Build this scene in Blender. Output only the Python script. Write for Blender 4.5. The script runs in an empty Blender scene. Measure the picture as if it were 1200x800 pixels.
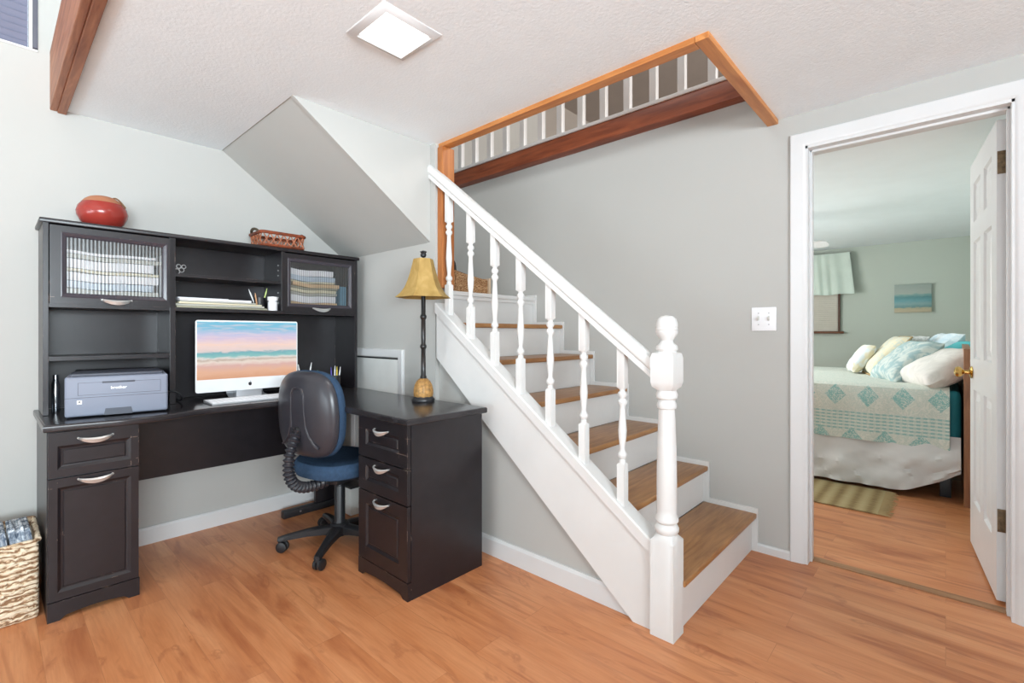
import bpy, bmesh, math, random
from mathutils import Vector, Matrix, noise
random.seed(7)
C = bpy.context.scene.collection
PI = math.pi
# ------------------------------------------------------------------ camera, world, lights
CA = math.atan2(508.1, 559.0)
cam_data = bpy.data.cameras.new('camera'); cam = bpy.data.objects.new('camera', cam_data); C.objects.link(cam)
cam.location = (0, 0, 1.12); cam.rotation_euler = (PI/2, 0, CA)
cam_data.sensor_width = 36; cam_data.lens = 559/1200*36; cam_data.shift_y = -9.35/1200
cam_data.clip_start = .02
bpy.context.scene.camera = cam
vs = bpy.context.scene.view_settings
vs.view_transform = 'Standard'; vs.look = 'None'; vs.exposure = 0.0; vs.gamma = 1; vs.use_curve_mapping = False
W = bpy.data.worlds.new('sky'); bpy.context.scene.world = W; W.use_nodes = True
W.node_tree.nodes['Background'].inputs[0].default_value = (.80, .90, 1.0, 1)
W.node_tree.nodes['Background'].inputs[1].default_value = 1.5
def area(name, loc, rot, sx, sy, power, col=(1, 1, 1)):
    l = bpy.data.lights.new(name, 'AREA'); l.shape = 'RECTANGLE'; l.size = sx; l.size_y = sy; l.energy = power; l.color = col
    o = bpy.data.objects.new(name, l); C.objects.link(o); o.location = loc; o.rotation_euler = rot
    return o
# daylight area lights for windows out of view; no opening is built upstairs
area('daylight_added_rear_low', (-0.4, -3.80, .75), (PI/2+1.1, 0, 0), 3.4, 1.3, 170, (.80, .93, 1))  # added at an unseen rear window, tilted up to brighten the ceiling
area('daylight_added_rear_high', (-0.4, -3.92, 3.5), (PI/2, 0, 0), 3.4, 1.2, 1, (.90, .96, 1))  # added faint light at an unseen upper rear window
area('daylight_added_side', (3.06, -1.3, 1.5), (PI/2+.88, 0, PI/2+.35), 3.0, 1.4, 770, (.83, .935, 1))  # added at an unseen side window to brighten the left wall
area('daylight_bedroom_window', (-2.93, 4.7, 1.45), (PI/2+.45, 0, -PI/2), 1.7, 1.3, 80, (1, .985, .965))
area('fill_light_upstairs', (3.05, 5.2, 3.5), (0, PI/2, 0), 1.4, 2.4, 260, (1, .98, .95))  # added to lift the dark upstairs; no window is built here
area('fill_light_stairwell', (-1.6, .9, 4.4), (1.0, 0, 0), 1.2, 1.0, 34, (.97, .99, 1))  # added fill for the balusters and stairwell; the ceiling above is closed
area('lamp_ceiling_panel', (-1.46, .98, 2.176), (0, 0, 0), .17, .17, 5, (1, .98, .95))
# ------------------------------------------------------------------ materials
def lin(c):
    return tuple(((v/255)/12.92 if v/255 <= .04045 else ((v/255+.055)/1.055)**2.4) for v in c) + (1,)
class NT:
    def __init__(s, name):
        s.m = bpy.data.materials.new(name); s.m.use_nodes = True; s.t = s.m.node_tree; s.b = s.t.nodes['Principled BSDF']
    def n(s, k, **kw):
        x = s.t.nodes.new(k)
        for a, v in kw.items(): setattr(x, a, v)
        return x
    def l(s, a, b): s.t.links.new(a, b)
    def val(s, x, sock):
        if hasattr(x, 'links'): s.l(x, sock)
        else: sock.default_value = x
    def math(s, op, a, b=0.0, c=None):
        x = s.n('ShaderNodeMath', operation=op); s.val(a, x.inputs[0]); s.val(b, x.inputs[1])
        if c is not None: s.val(c, x.inputs[2])
        return x.outputs[0]
    def xyz(s):
        tc = s.n('ShaderNodeTexCoord'); sp = s.n('ShaderNodeSeparateXYZ'); s.l(tc.outputs['Object'], sp.inputs[0]); s.tc = tc
        return sp.outputs
    def noise(s, scale=(1, 1, 1), sc=5, detail=3, dist=0.0):
        tc = s.n('ShaderNodeTexCoord'); mp = s.n('ShaderNodeMapping'); mp.inputs['Scale'].default_value = scale
        s.l(tc.outputs['Object'], mp.inputs[0]); nz = s.n('ShaderNodeTexNoise'); nz.inputs['Scale'].default_value = sc
        nz.inputs['Detail'].default_value = detail; nz.inputs['Distortion'].default_value = dist; s.l(mp.outputs[0], nz.inputs['Vector'])
        return nz.outputs['Fac']
    def ramp(s, f, stops):
        r = s.n('ShaderNodeValToRGB'); s.l(f, r.inputs[0]); e = r.color_ramp.elements
        while len(e) < len(stops): e.new(.5)
        for i, (p, c) in enumerate(stops): e[i].position = p; e[i].color = lin(c)
        return r.outputs[0]
    def mix(s, f, a, b, mode='MIX'):
        x = s.n('ShaderNodeMix', data_type='RGBA', blend_type=mode); s.val(f, x.inputs[0])
        for v, k in ((a, 6), (b, 7)): s.val(v if hasattr(v, 'links') else (v if len(v) == 4 else lin(v)), x.inputs[k])
        return x.outputs[2]
    def bump(s, h, st=.2, d=.002):
        b = s.n('ShaderNodeBump'); b.inputs['Strength'].default_value = st; b.inputs['Distance'].default_value = d
        s.l(h, b.inputs['Height']); s.l(b.outputs[0], s.b.inputs['Normal'])
    def col(s, c): s.l(c, s.b.inputs['Base Color']) if hasattr(c, 'links') else setattr(s.b.inputs['Base Color'], 'default_value', lin(c))
    def done(s, rough=.5, metal=0.0, spec=.5):
        s.b.inputs['Roughness'].default_value = rough; s.b.inputs['Metallic'].default_value = metal
        s.b.inputs['Specular IOR Level'].default_value = spec
        return s.m
def plain(name, c, rough=.5, metal=0.0, spec=.5, var=.04, sc=6, bump=0, bsc=200):
    m = NT(name); d = tuple(max(0, v*(1-var)) for v in c)
    m.col(m.ramp(m.noise(sc=sc), [(.3, d), (.7, c)]))
    if bump: m.bump(m.noise(sc=bsc, detail=4), bump, .002)
    return m.done(rough, metal, spec)
def wood(name, a, b, scale, rough=.4, sc=3.0, spec=.5):
    m = NT(name); f = m.noise(scale, sc, 6, .6); g = m.noise(tuple(v*3 for v in scale), sc*2, 4)
    m.col(m.mix(m.math('MULTIPLY', g, .45), m.ramp(f, [(.32, a), (.66, b)]), a)); m.bump(f, .08)
    return m.done(rough, 0, spec)
def floor_mat():
    m = NT('laminate_planks'); tc = m.n('ShaderNodeTexCoord')
    br = m.n('ShaderNodeTexBrick'); br.offset = .37; br.offset_frequency = 2
    br.inputs['Scale'].default_value = 1; br.inputs['Mortar Size'].default_value = .0008; br.inputs['Mortar Smooth'].default_value = .3
    br.inputs['Brick Width'].default_value = 1.22; br.inputs['Row Height'].default_value = .128; br.inputs['Bias'].default_value = 0
    br.inputs['Color1'].default_value = (0, 0, 0, 1); br.inputs['Color2'].default_value = (1, 1, 1, 1); br.inputs['Mortar'].default_value = (.5, .5, .5, 1)
    m.l(tc.outputs['Object'], br.inputs[0])
    off = m.n('ShaderNodeVectorMath', operation='SCALE'); m.l(br.outputs['Color'], off.inputs[0]); off.inputs['Scale'].default_value = 7.3
    ad = m.n('ShaderNodeVectorMath', operation='ADD'); m.l(tc.outputs['Object'], ad.inputs[0]); m.l(off.outputs[0], ad.inputs[1])
    def nz(scale, sc, det, dist):
        mp = m.n('ShaderNodeMapping'); mp.inputs['Scale'].default_value = scale; m.l(ad.outputs[0], mp.inputs[0])
        x = m.n('ShaderNodeTexNoise'); x.inputs['Scale'].default_value = sc; x.inputs['Detail'].default_value = det; x.inputs['Distortion'].default_value = dist
        m.l(mp.outputs[0], x.inputs['Vector']); return x.outputs['Fac']
    broad = nz((.6, 4.0, 1), 2.2, 5, .9); grain = nz((1.2, 22, 1), 6, 6, .5); streak = nz((.42, 3.0, 1), 2.2, 6, 2.0); knot = nz((1.0, 2.6, 1), 1.8, 6, 3.0)
    c = m.ramp(broad, [(.22, (174, 104, 62)), (.42, (203, 133, 86)), (.60, (213, 146, 99)), (.85, (226, 164, 117))])
    c = m.mix(m.math('MULTIPLY', m.ramp(grain, [(.36, (255, 255, 255)), (.60, (0, 0, 0))]), .18), c, (158, 88, 52))
    c = m.mix(m.math('MULTIPLY', m.ramp(streak, [(.54, (0, 0, 0)), (.70, (255, 255, 255))]), .62), c, (150, 78, 44))
    c = m.mix(m.math('MULTIPLY', m.ramp(knot, [(.58, (0, 0, 0)), (.66, (255, 255, 255)), (.70, (60, 60, 60)), (.76, (255, 255, 255))]), .34), c, (136, 68, 40))
    tone = m.math('MULTIPLY', br.outputs['Color'], .14)
    c = m.mix(tone, c, (180, 106, 66))
    c = m.mix(m.math('MULTIPLY', br.outputs['Fac'], .35), c, (122, 68, 42))
    m.col(c); m.bump(grain, .05, .001)
    return m.done(.36, 0, .45)
WALL = plain('grey_wall_paint', (184, 183, 179), .75, var=.012, sc=1.2, bump=.12, bsc=60, spec=.2)
CEIL = plain('white_textured_ceiling_paint', (242, 250, 254), .9, var=.01, bump=.7, bsc=95, spec=.1)
TRIM = plain('white_trim_paint', (217, 217, 217), .38, var=.015)
STAIRW = plain('stair_white_paint', (222, 221, 219), .42, var=.02)
UPW = plain('upstairs_taupe_paint', (186, 178, 170), .8, var=.02, spec=.2)
SAGE = plain('sage_green_wall_paint', (196, 205, 195), .8, var=.02, sc=1, spec=.2)
FLOOR = floor_mat()
OAKX = wood('golden_oak_trim', (176, 108, 54), (212, 146, 84), (1.2, 14, 14), .42)
OAKY = wood('golden_oak_trim_across', (176, 108, 54), (212, 146, 84), (14, 1.2, 14), .42)
OAKZ = wood('golden_oak_post', (158, 92, 44), (190, 122, 66), (14, 14, 1.2), .42)
TREAD = wood('worn_oak_tread', (138, 92, 52), (180, 132, 82), (16, 1.4, 8), .35)
CEDAR = wood('red_cedar_fascia', (112, 50, 24), (160, 84, 48), (1.2, 12, 12), .45)
PINE = wood('stained_pine_beam', (128, 76, 50), (182, 122, 86), (1.2, 14, 14), .5)
def desk_mat():
    m = NT('espresso_black_laminate'); c = m.ramp(m.noise(sc=20), [(.3, (27, 24, 27)), (.7, (33, 29, 33))])
    bv = m.n('ShaderNodeBevel', samples=4); bv.inputs['Radius'].default_value = .003; ge = m.n('ShaderNodeNewGeometry')
    dt = m.n('ShaderNodeVectorMath', operation='DOT_PRODUCT'); m.l(bv.outputs[0], dt.inputs[0]); m.l(ge.outputs['Normal'], dt.inputs[1])
    w = m.math('MULTIPLY', m.math('LESS_THAN', dt.outputs['Value'], .93), m.math('GREATER_THAN', m.noise(sc=16, detail=5), .63))
    m.col(m.mix(w, c, (150, 128, 116))); m.bump(m.noise(sc=120, detail=4), .04, .002)
    return m.done(.32, 0, .5)
DESK = desk_mat()
DESKTOP = wood('worn_black_desktop', (34, 32, 34), (52, 49, 52), (8, 1.5, 8), .22)
NICK = plain('satin_nickel', (216, 216, 214), .34, .7)
BLK = plain('matte_black_plastic', (34, 34, 37), .42, var=.1)
SHELL = plain('charcoal_plastic_shell', (52, 51, 57), .30, var=.06, bump=.08, bsc=300)
BLUE = plain('blue_chair_fabric', (56, 78, 104), .9, var=.12, sc=60, bump=.4, bsc=500, spec=.15)
STEEL = plain('brushed_steel', (190, 190, 192), .3, 1.0)
BRASS = plain('polished_brass', (214, 176, 104), .22, 1.0)
OLDBR = plain('tarnished_hinge_brass', (128, 106, 78), .5, .5, var=.4, sc=60)
WHPL = plain('white_plastic', (238, 238, 240), .3)
ALU = plain('silver_aluminium', (206, 208, 212), .35, .6)
PRN = plain('slate_grey_printer_plastic', (124, 130, 146), .5, var=.03)
PRND = plain('dark_grey_printer_plastic', (66, 70, 82), .5, var=.03)
def glass_mat(name, tint, gl=.14, rough=.15):
    m = bpy.data.materials.new(name); m.use_nodes = True; t = m.node_tree; t.nodes.remove(t.nodes['Principled BSDF'])
    tr = t.nodes.new('ShaderNodeBsdfTransparent'); tr.inputs[0].default_value = lin(tint)
    g = t.nodes.new('ShaderNodeBsdfGlossy'); g.inputs['Roughness'].default_value = rough
    fr = t.nodes.new('ShaderNodeLayerWeight'); fr.inputs[0].default_value = .35
    ma = t.nodes.new('ShaderNodeMath'); ma.operation = 'ADD'; ma.inputs[1].default_value = gl; t.links.new(fr.outputs['Fresnel'], ma.inputs[0])
    mx = t.nodes.new('ShaderNodeMixShader'); t.links.new(ma.outputs[0], mx.inputs[0]); t.links.new(tr.outputs[0], mx.inputs[1]); t.links.new(g.outputs[0], mx.inputs[2])
    t.links.new(mx.outputs[0], t.nodes['Material Output'].inputs[0]); return m
RGLASS = glass_mat('reeded_glass', (236, 238, 242), .05, .38)
def rib_tint(m):
    t = m.node_tree; tc = t.nodes.new('ShaderNodeTexCoord'); sp = t.nodes.new('ShaderNodeSeparateXYZ'); t.links.new(tc.outputs['Object'], sp.inputs[0])
    a = t.nodes.new('ShaderNodeMath'); a.operation = 'MULTIPLY'; a.inputs[1].default_value = 520; t.links.new(sp.outputs[1], a.inputs[0])
    b = t.nodes.new('ShaderNodeMath'); b.operation = 'SINE'; t.links.new(a.outputs[0], b.inputs[0])
    r = t.nodes.new('ShaderNodeMapRange'); r.inputs[1].default_value = -1; r.inputs[3].default_value = .42; r.inputs[4].default_value = .92; t.links.new(b.outputs[0], r.inputs[0])
    c = t.nodes.new('ShaderNodeCombineColor'); [t.links.new(r.outputs[0], c.inputs[k]) for k in range(3)]
    tr = [n for n in t.nodes if n.type == 'BSDF_TRANSPARENT'][0]; t.links.new(c.outputs[0], tr.inputs[0])
rib_tint(RGLASS)
PANE = glass_mat('clear_glass', (250, 252, 252), .02, .02)
def emit(name, col, st):
    m = bpy.data.materials.new(name); m.use_nodes = True; b = m.node_tree.nodes['Principled BSDF']
    b.inputs['Base Color'].default_value = lin(col); b.inputs['Emission Color'].default_value = lin(col); b.inputs['Emission Strength'].default_value = st
    return m
# ------------------------------------------------------------------ mesh helpers
INV = {}
def nb(): return bmesh.new()
def bx(bm, x0, x1, y0, y1, z0, z1, bev=0.0, seg=2):
    g = bmesh.ops.create_cube(bm, size=1)['verts']
    bmesh.ops.transform(bm, matrix=Matrix.Translation(((x0+x1)/2, (y0+y1)/2, (z0+z1)/2)) @ Matrix.Diagonal((x1-x0, y1-y0, z1-z0, 1)), verts=g)
    if bev:
        es = list({e for v in g for e in v.link_edges})
        bmesh.ops.bevel(bm, geom=es, offset=bev, segments=seg, affect='EDGES', profile=.6)
    return bm
def bxr(bm, c, size, rot, bev=0.0):
    t = nb(); bx(t, -size[0]/2, size[0]/2, -size[1]/2, size[1]/2, -size[2]/2, size[2]/2, bev)
    join(bm, t, Matrix.Translation(c) @ rot.to_4x4()); return bm
def join(bm, t, mat=None):
    if mat is not None: bmesh.ops.transform(t, matrix=mat, verts=t.verts)
    me = bpy.data.meshes.new('tmp'); t.to_mesh(me); t.free(); bm.from_mesh(me); bpy.data.meshes.remove(me); return bm
def loft(bm, rings, close=True, cap=True):
    R = [[bm.verts.new(p) for p in r] for r in rings]; n = len(R[0])
    for a, b in zip(R, R[1:]):
        for i in range(n if close else n-1):
            j = (i+1) % n
            try: bm.faces.new((a[i], a[j], b[j], b[i]))
            except ValueError: pass
    if cap:
        for r in (R[0][::-1], R[-1]):
            try: bm.faces.new(r)
            except ValueError: pass
    return bm
def lathe(bm, prof, c=(0, 0, 0), n=24, sq=None):
    rings = []
    for r, z in prof:
        rings.append([(c[0]+r*math.cos(2*PI*i/n), c[1]+r*math.sin(2*PI*i/n), c[2]+z) for i in range(n)])
    return loft(bm, rings)
def tube(bm, pts, rad, n=10, cap=True):
    pts = [Vector(p) for p in pts]; rings = []; up = None
    for i, p in enumerate(pts):
        d = (pts[min(i+1, len(pts)-1)]-pts[max(i-1, 0)]).normalized()
        if up is None:
            up = Vector((0, 0, 1)) if abs(d.z) < .9 else Vector((1, 0, 0))
        s = d.cross(up).normalized(); up = s.cross(d).normalized()
        r = rad[i] if isinstance(rad, (list, tuple)) else rad
        rings.append([p+s*r*math.cos(2*PI*k/n)+up*r*math.sin(2*PI*k/n) for k in range(n)])
    return loft(bm, rings, cap=cap)
def prism(bm, pts, ax, a0, a1):
    """outline pts in the plane across axis ax, pushed from a0 to a1"""
    def P(u, v, a): return {'x': (a, u, v), 'y': (u, a, v), 'z': (u, v, a)}[ax]
    return loft(bm, [[P(u, v, a0) for u, v in pts], [P(u, v, a1) for u, v in pts]])
def bez(p, n=24):
    p = [Vector(q) for q in p]; out = []
    for i in range(n+1):
        t = i/n; q = p[:]
        while len(q) > 1: q = [a.lerp(b, t) for a, b in zip(q, q[1:])]
        out.append(q[0])
    return out
def obj(name, bm, mat, parent=None, smooth=None, world=True):
    bmesh.ops.recalc_face_normals(bm, faces=bm.faces)
    if parent is not None and world: bmesh.ops.transform(bm, matrix=INV[parent.name], verts=bm.verts)
    me = bpy.data.meshes.new(name); bm.to_mesh(me); bm.free(); me.materials.append(mat)
    o = bpy.data.objects.new(name, me); C.objects.link(o)
    if parent is not None: o.parent = parent; INV[o.name] = INV[parent.name]
    else: INV[o.name] = Matrix.Identity(4)
    if smooth is None: smooth = True
    if smooth:
        me.polygons.foreach_set('use_smooth', [True]*len(me.polygons))
        try: me.set_sharp_from_angle(angle=math.radians(38))
        except Exception: pass
    return o
def tag(o, label=None, cat=None, group=None, kind=None):
    if label: o['label'] = label
    if cat: o['category'] = cat
    if group: o['group'] = group
    if kind: o['kind'] = kind
    return o
def thing(name, label, cat, loc=(0, 0, 0), rz=0.0, group=None, kind=None):
    o = bpy.data.objects.new(name, None); C.objects.link(o); o.location = loc; o.rotation_euler = (0, 0, rz); o.empty_display_size = .05
    INV[o.name] = (Matrix.Translation(loc) @ Matrix.Rotation(rz, 4, 'Z')).inverted()
    return tag(o, label, cat, group, kind)
def single(name, bm, mat, label, cat, loc, group=None, rz=0.0, world=True):
    """a thing that is one mesh, with its origin at its base"""
    m = Matrix.Translation(loc) @ Matrix.Rotation(rz, 4, 'Z')
    if world: bmesh.ops.transform(bm, matrix=m.inverted(), verts=bm.verts)
    o = obj(name, bm, mat); o.location = loc; o.rotation_euler = (0, 0, rz); INV[o.name] = m.inverted()
    return tag(o, label, cat, group)
def structure(name, bm, mat, label=None, smooth=False):
    return tag(obj(name, bm, mat, smooth=smooth), label, None, None, 'structure')
def panelled(bm, frame, W_, H_, T, xs, ys, cells, rings, hole=()):
    """a slab whose cells are recessed panels; frame maps (u, v, n) to space"""
    t = nb()
    us = [0]+xs+[W_]; vs_ = [0]+ys+[H_]
    for i in range(len(us)-1):
        for j in range(len(vs_)-1):
            u0, u1, v0, v1 = us[i], us[i+1], vs_[j], vs_[j+1]
            if (i, j) in hole: continue
            if (i, j) in cells:
                rr = [[(u0+a, v0+a, d), (u1-a, v0+a, d), (u1-a, v1-a, d), (u0+a, v1-a, d)] for a, d in rings]
                loft(t, [[(u0, v0, -T), (u1, v0, -T), (u1, v1, -T), (u0, v1, -T)]]+rr)
            else: bx(t, u0, u1, v0, v1, -T, 0)
    join(bm, t, frame); return bm
def FR(o, u, v):
    u = Vector(u); v = Vector(v); n = u.cross(v)
    return Matrix(((u.x, v.x, n.x, o[0]), (u.y, v.y, n.y, o[1]), (u.z, v.z, n.z, o[2]), (0, 0, 0, 1)))
def frame_ring(bm, frame, W_, H_, prof):
    """mitred moulding around a W_ x H_ opening; prof = list of (outward offset, height)"""
    t = nb(); n = len(prof); cs = [(0, 0, -1, -1), (W_, 0, 1, -1), (W_, H_, 1, 1), (0, H_, -1, 1)]
    V = [[t.verts.new((cx+sx*a, cy+sy*a, d)) for a, d in prof] for cx, cy, sx, sy in cs]
    for i in range(4):
        for k in range(n):
            t.faces.new((V[i][k], V[(i+1) % 4][k], V[(i+1) % 4][(k+1) % n], V[i][(k+1) % n]))
    join(bm, t, frame); return bm
RING = [(0, 0), (.010, -.007), (.016, -.0075), (.020, -.004), (.026, -.004)]
# ------------------------------------------------------------------ room shell
CZ = 2.194; UZ = 2.455; TOPZ = 4.56
XL = -3.15; YU = 1.725; YD = 2.675; YD2 = 2.80; XR = 3.2; YB = -4.0
b = nb(); bx(b, XL-.1, XR+.1, YB-.1, YD2-.03, -.08, 0)
structure('floor', b, FLOOR)
b = nb(); bx(b, -3.1, .42, YD2-.03, 7.40, -.08, -.002)
structure('floor_bedroom', b, FLOOR)
b = nb(); bx(b, -.50, .20, 2.735, 2.785, -.002, .006, .002)
structure('trim_1', b, wood('worn_threshold_wood', (132, 92, 60), (170, 128, 90), (1, 10, 10), .5))
b = nb(); bx(b, XL-.12, XL, YB-.1, -.9, 0, TOPZ); bx(b, XL-.12, XL, -.9, .16, 0, 2.445); bx(b, XL-.12, XL, -.9, .16, 3.3, TOPZ)
bx(b, XL-.12, XL, .16, 4.0, 0, TOPZ)
structure('wall_left', b, WALL)
b = nb(); bx(b, XL, -2.195, 1.70, 1.80, 0, 1.655); bx(b, -2.195, -2.128, 1.70, 1.80, 0, CZ)                       # under the upper flight, behind the desk
structure('wall_stair_left', b, WALL)
b = nb(); prism(b, [(-2.127, 0), (-.86, 0), (-.86, .16), (-2.127, 1.06)], 'y', YU, 1.79)
structure('wall_stair_front', b, WALL)
b = nb(); bx(b, XL, -.494-.02, YD, YD2, 0, UZ); bx(b, .19+.02, XR, YD, YD2, 0, UZ); bx(b, -.514, .21, YD, YD2, 2.035, UZ)
structure('wall_back', b, WALL)
# right wall and rear wall, with window openings added for daylight (behind the camera)
b = nb(); bx(b, XR, XR+.12, YB, -2.8, 0, TOPZ); bx(b, XR, XR+.12, .2, YD2, 0, TOPZ); bx(b, XR, XR+.12, -2.8, .2, 0, .7); bx(b, XR, XR+.12, -2.8, .2, 2.5, TOPZ)
structure('wall_right', b, WALL)
b = nb(); bx(b, XL, -2.1, YB-.12, YB, 0, TOPZ); bx(b, 1.3, XR, YB-.12, YB, 0, TOPZ); bx(b, -2.1, 1.3, YB-.12, YB, 2.35, 2.9); bx(b, -2.1, 1.3, YB-.12, YB, 4.1, TOPZ); bx(b, -2.1, 1.3, YB-.12, YB, 0, .12)
structure('wall_rear', b, WALL)
for k, (x0, x1, z0, z1) in enumerate([(-2.1, 1.3, .12, 2.35), (-2.1, 1.3, 2.9, 4.1)]):
    w = thing('window_%d' % (k+2), None, None, ((x0+x1)/2, YB-.06, z0), 0, None, 'structure')
    f = nb(); 
    for a, c in ((x0, x0+.06), (x1-.06, x1), ((x0+x1)/2-.03, (x0+x1)/2+.03)): bx(f, a, c, YB-.1, YB-.04, z0, z1, .004)
    for a, c in ((z0, z0+.06), (z1-.06, z1)): bx(f, x0, x1, YB-.1, YB-.04, a, c, .004)
    obj('window_frame', f, TRIM, w); g = nb(); bx(g, x0, x1, YB-.075, YB-.07, z0, z1); obj('pane', g, PANE, w)
w = thing('window_4', None, None, (XR+.06, -1.3, .7), 0, None, 'structure'); f = nb()
for a in (-2.8, -1.33, .14): bx(f, XR+.04, XR+.1, a, a+.06, .7, 2.5, .004)
for a in (.7, 2.44): bx(f, XR+.04, XR+.1, -2.8, .2, a, a+.06, .004)
obj('window_frame', f, TRIM, w); g = nb(); bx(g, XR+.07, XR+.075, -2.8, .2, .7, 2.5); obj('pane', g, PANE, w)
# ceiling with the stairwell opening; south of y = .2 the room is open to the high ceiling
b = nb(); bx(b, XL, -2.174, .225, .925, CZ, UZ-.005); bx(b, -2.174, XR, .225, 1.735, CZ, UZ-.005); bx(b, -.64, XR, 1.735, YD, CZ, UZ-.005)
bx(b, -2.174, -2.13, 1.735, 1.80, CZ, UZ-.005)
structure('ceiling', b, CEIL)
b = nb(); bx(b, XL, XR, .25, .33, UZ-.005, TOPZ)
structure('wall_loft', b, WALL)
b = nb(); bx(b, -4.4, XR, YB, 8.0, TOPZ, TOPZ+.1)
structure('ceiling_upstairs', b, plain('upstairs_ceiling_paint', (196, 186, 180), .85, var=.02, spec=.1))
b = nb(); bx(b, XL, XR, YD+.02, 8.0, 2.34, UZ-.004)
structure('floor_upstairs', b, plain('upstairs_carpet', (150, 140, 128), .95, var=.1, sc=80))
b = nb(); bx(b, -4.4, -4.3, 4.0, 8.0, UZ, TOPZ); bx(b, -4.4, -3.27, 3.95, 4.0, UZ, TOPZ); bx(b, -4.4, XR, 8.0, 8.1, UZ, TOPZ); bx(b, XR, XR+.1, YD2, 8.1, UZ, TOPZ)
bx(b, -4.4, XL, 4.0, 8.0, UZ-.1, UZ-.004)
structure('wall_upstairs', b, UPW)
# boxed-in underside of the upper flight
b = nb(); ys0, zs0, ys1, zs1 = 1.70, 1.640, .922, CZ+.01
loft(b, [[(XL, ys0, zs0), (XL, ys1, zs1), (XL, ys1+.14, zs1), (XL, ys0, zs0+.09)], [(-2.197, ys0, zs0), (-2.197, ys1, zs1), (-2.197, ys1+.14, zs1), (-2.197, ys0, zs0+.09)]])
structure('wall_flight_soffit', b, plain('grey_soffit_paint', (184, 184, 180), .8, var=.01, spec=.15, bump=.12, bsc=60))
b = nb(); prism(b, [(1.699, zs0+.002), (ys1+.002, CZ), (ys1+.14, UZ-.01), (1.699, UZ-.01)], 'x', -2.196, -2.175)
structure('wall_flight_side', b, WALL)
# landing
b = nb(); bx(b, XL, -2.20, 1.80, YD, 1.33, 1.372)
structure('floor_landing', b, STAIRW)
# golden oak edging round the stairwell opening
b = nb(); bx(b, -2.14, -.673, 1.722, 1.775, CZ-.022, CZ+.02, .003)
structure('trim_2', b, OAKX, 'golden oak edging along the near side of the stairwell opening')
b = nb(); bx(b, -.672, -.622, 1.722, YD, CZ-.022, CZ+.02, .003)
structure('trim_3', b, OAKY, 'golden oak edging along the right side of the stairwell opening')
b = nb(); bx(b, -2.126, -2.082, 1.712, 1.80, 1.375, CZ-.023, .004)
structure('trim_4', b, OAKZ, 'golden oak corner board at the head of the stairs')
# pine fascia at the edge of the low ceiling
b = nb(); bx(b, XL, XR, .200, .226, CZ-.012, UZ+.005, .004)
structure('trim_5', b, PINE, 'stained pine fascia board where the low ceiling ends')
b = nb(); bx(b, XL, XR, .226, .258, CZ-.018, CZ, .003)
structure('trim_6', b, PINE)
# baseboards
b = nb(); prism(b, [(XL, 0), (XL+.014, 0), (XL+.014, .078), (XL+.008, .09), (XL, .09)], 'y', .1, 1.70); structure('baseboard_left', b, TRIM)
b = nb(); prism(b, [(1.70, 0), (1.686, 0), (1.686, .078), (1.692, .09), (1.70, .09)], 'x', XL, -2.12); structure('baseboard_stair_left', b, TRIM)
b = nb(); loft(b, [[(-2.12, YU, 0), (-2.12, YU-.014, 0), (-2.12, YU-.014, .078), (-2.12, YU-.008, .092), (-2.12, YU, .092)],
                   [(-.83, YU, 0), (-.83, YU-.014, 0), (-.90, YU-.014, .078), (-.90, YU-.008, .092), (-.90, YU, .092)]]); structure('baseboard_stair', b, TRIM)
b = nb(); prism(b, [(YD, 0), (YD-.014, 0), (YD-.014, .034), (YD-.008, .042), (YD, .042)], 'x', -.735, -.568); structure('baseboard_back', b, TRIM)
b = nb(); prism(b, [(YD, 0), (YD-.014, 0), (YD-.014, .078), (YD-.008, .09), (YD, .09)], 'x', .262, XR); structure('baseboard_right', b, TRIM)
# ------------------------------------------------------------------ doorway and door
d1 = thing('door_1', 'white six-panel bedroom door standing open with its white casing', None, (-.15, YD, 0), 0, None, 'structure')
b = nb()
def casing_run(bm, pts_in, out, y):
    pass
prof = [(0, 0), (.008, .006), (.016, .010), (.050, .014), (.062, .016), (.066, .012), (.066, 0)]
V = []
for (px_, pz_, sx, sz) in [(-.502, 0, -1, 0), (-.502, 2.028, -1, 1), (.196, 2.028, 1, 1), (.196, 0, 1, 0)]:
    V.append([(px_+sx*a, YD-h, pz_+sz*a) for a, h in prof])
loft(b, V); obj('door_casing', b, TRIM, d1)
b = nb(); bx(b, -.514, -.494, YD-.002, YD2+.01, 0, 2.03); bx(b, .190, .212, YD-.002, YD2+.01, 0, 2.03); bx(b, -.514, .212, YD-.002, YD2+.01, 2.018, 2.036)
bx(b, -.496, -.484, YD+.045, YD+.085, 0, 2.02, .002); bx(b, -.494, .19, YD+.045, YD+.085, 2.008, 2.02, .002); bx(b, .180, .192, YD+.045, YD+.085, 0, 2.02, .002)
obj('door_jamb', b, TRIM, d1)
hx, hy = .157, 2.826; ux, uy = (.098-.157), (3.537-2.826); L = math.hypot(ux, uy); ux /= L; uy /= L
leaf_frame = FR((hx, hy, .012), (ux, uy, 0), (0, 0, 1))   # u x v points away from -x side
nn = Vector((ux, uy, 0)).cross(Vector((0, 0, 1)))
leaf_frame = FR((hx+ux*L, hy+uy*L, .012), (-ux, -uy, 0), (0, 0, 1))
b = nb(); R6 = [(0, 0), (.008, -.010), (.022, -.011), (.050, -.003)]
panelled(b, leaf_frame, L, 1.995, .034, [.11, .31, .405, .605], [.24, .82, .98, 1.58, 1.68, 1.88], {(1, 1), (3, 1), (1, 3), (3, 3), (1, 5), (3, 5)}, R6)
leaf = obj('door_leaf', b, TRIM, d1, smooth=False)
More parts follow.
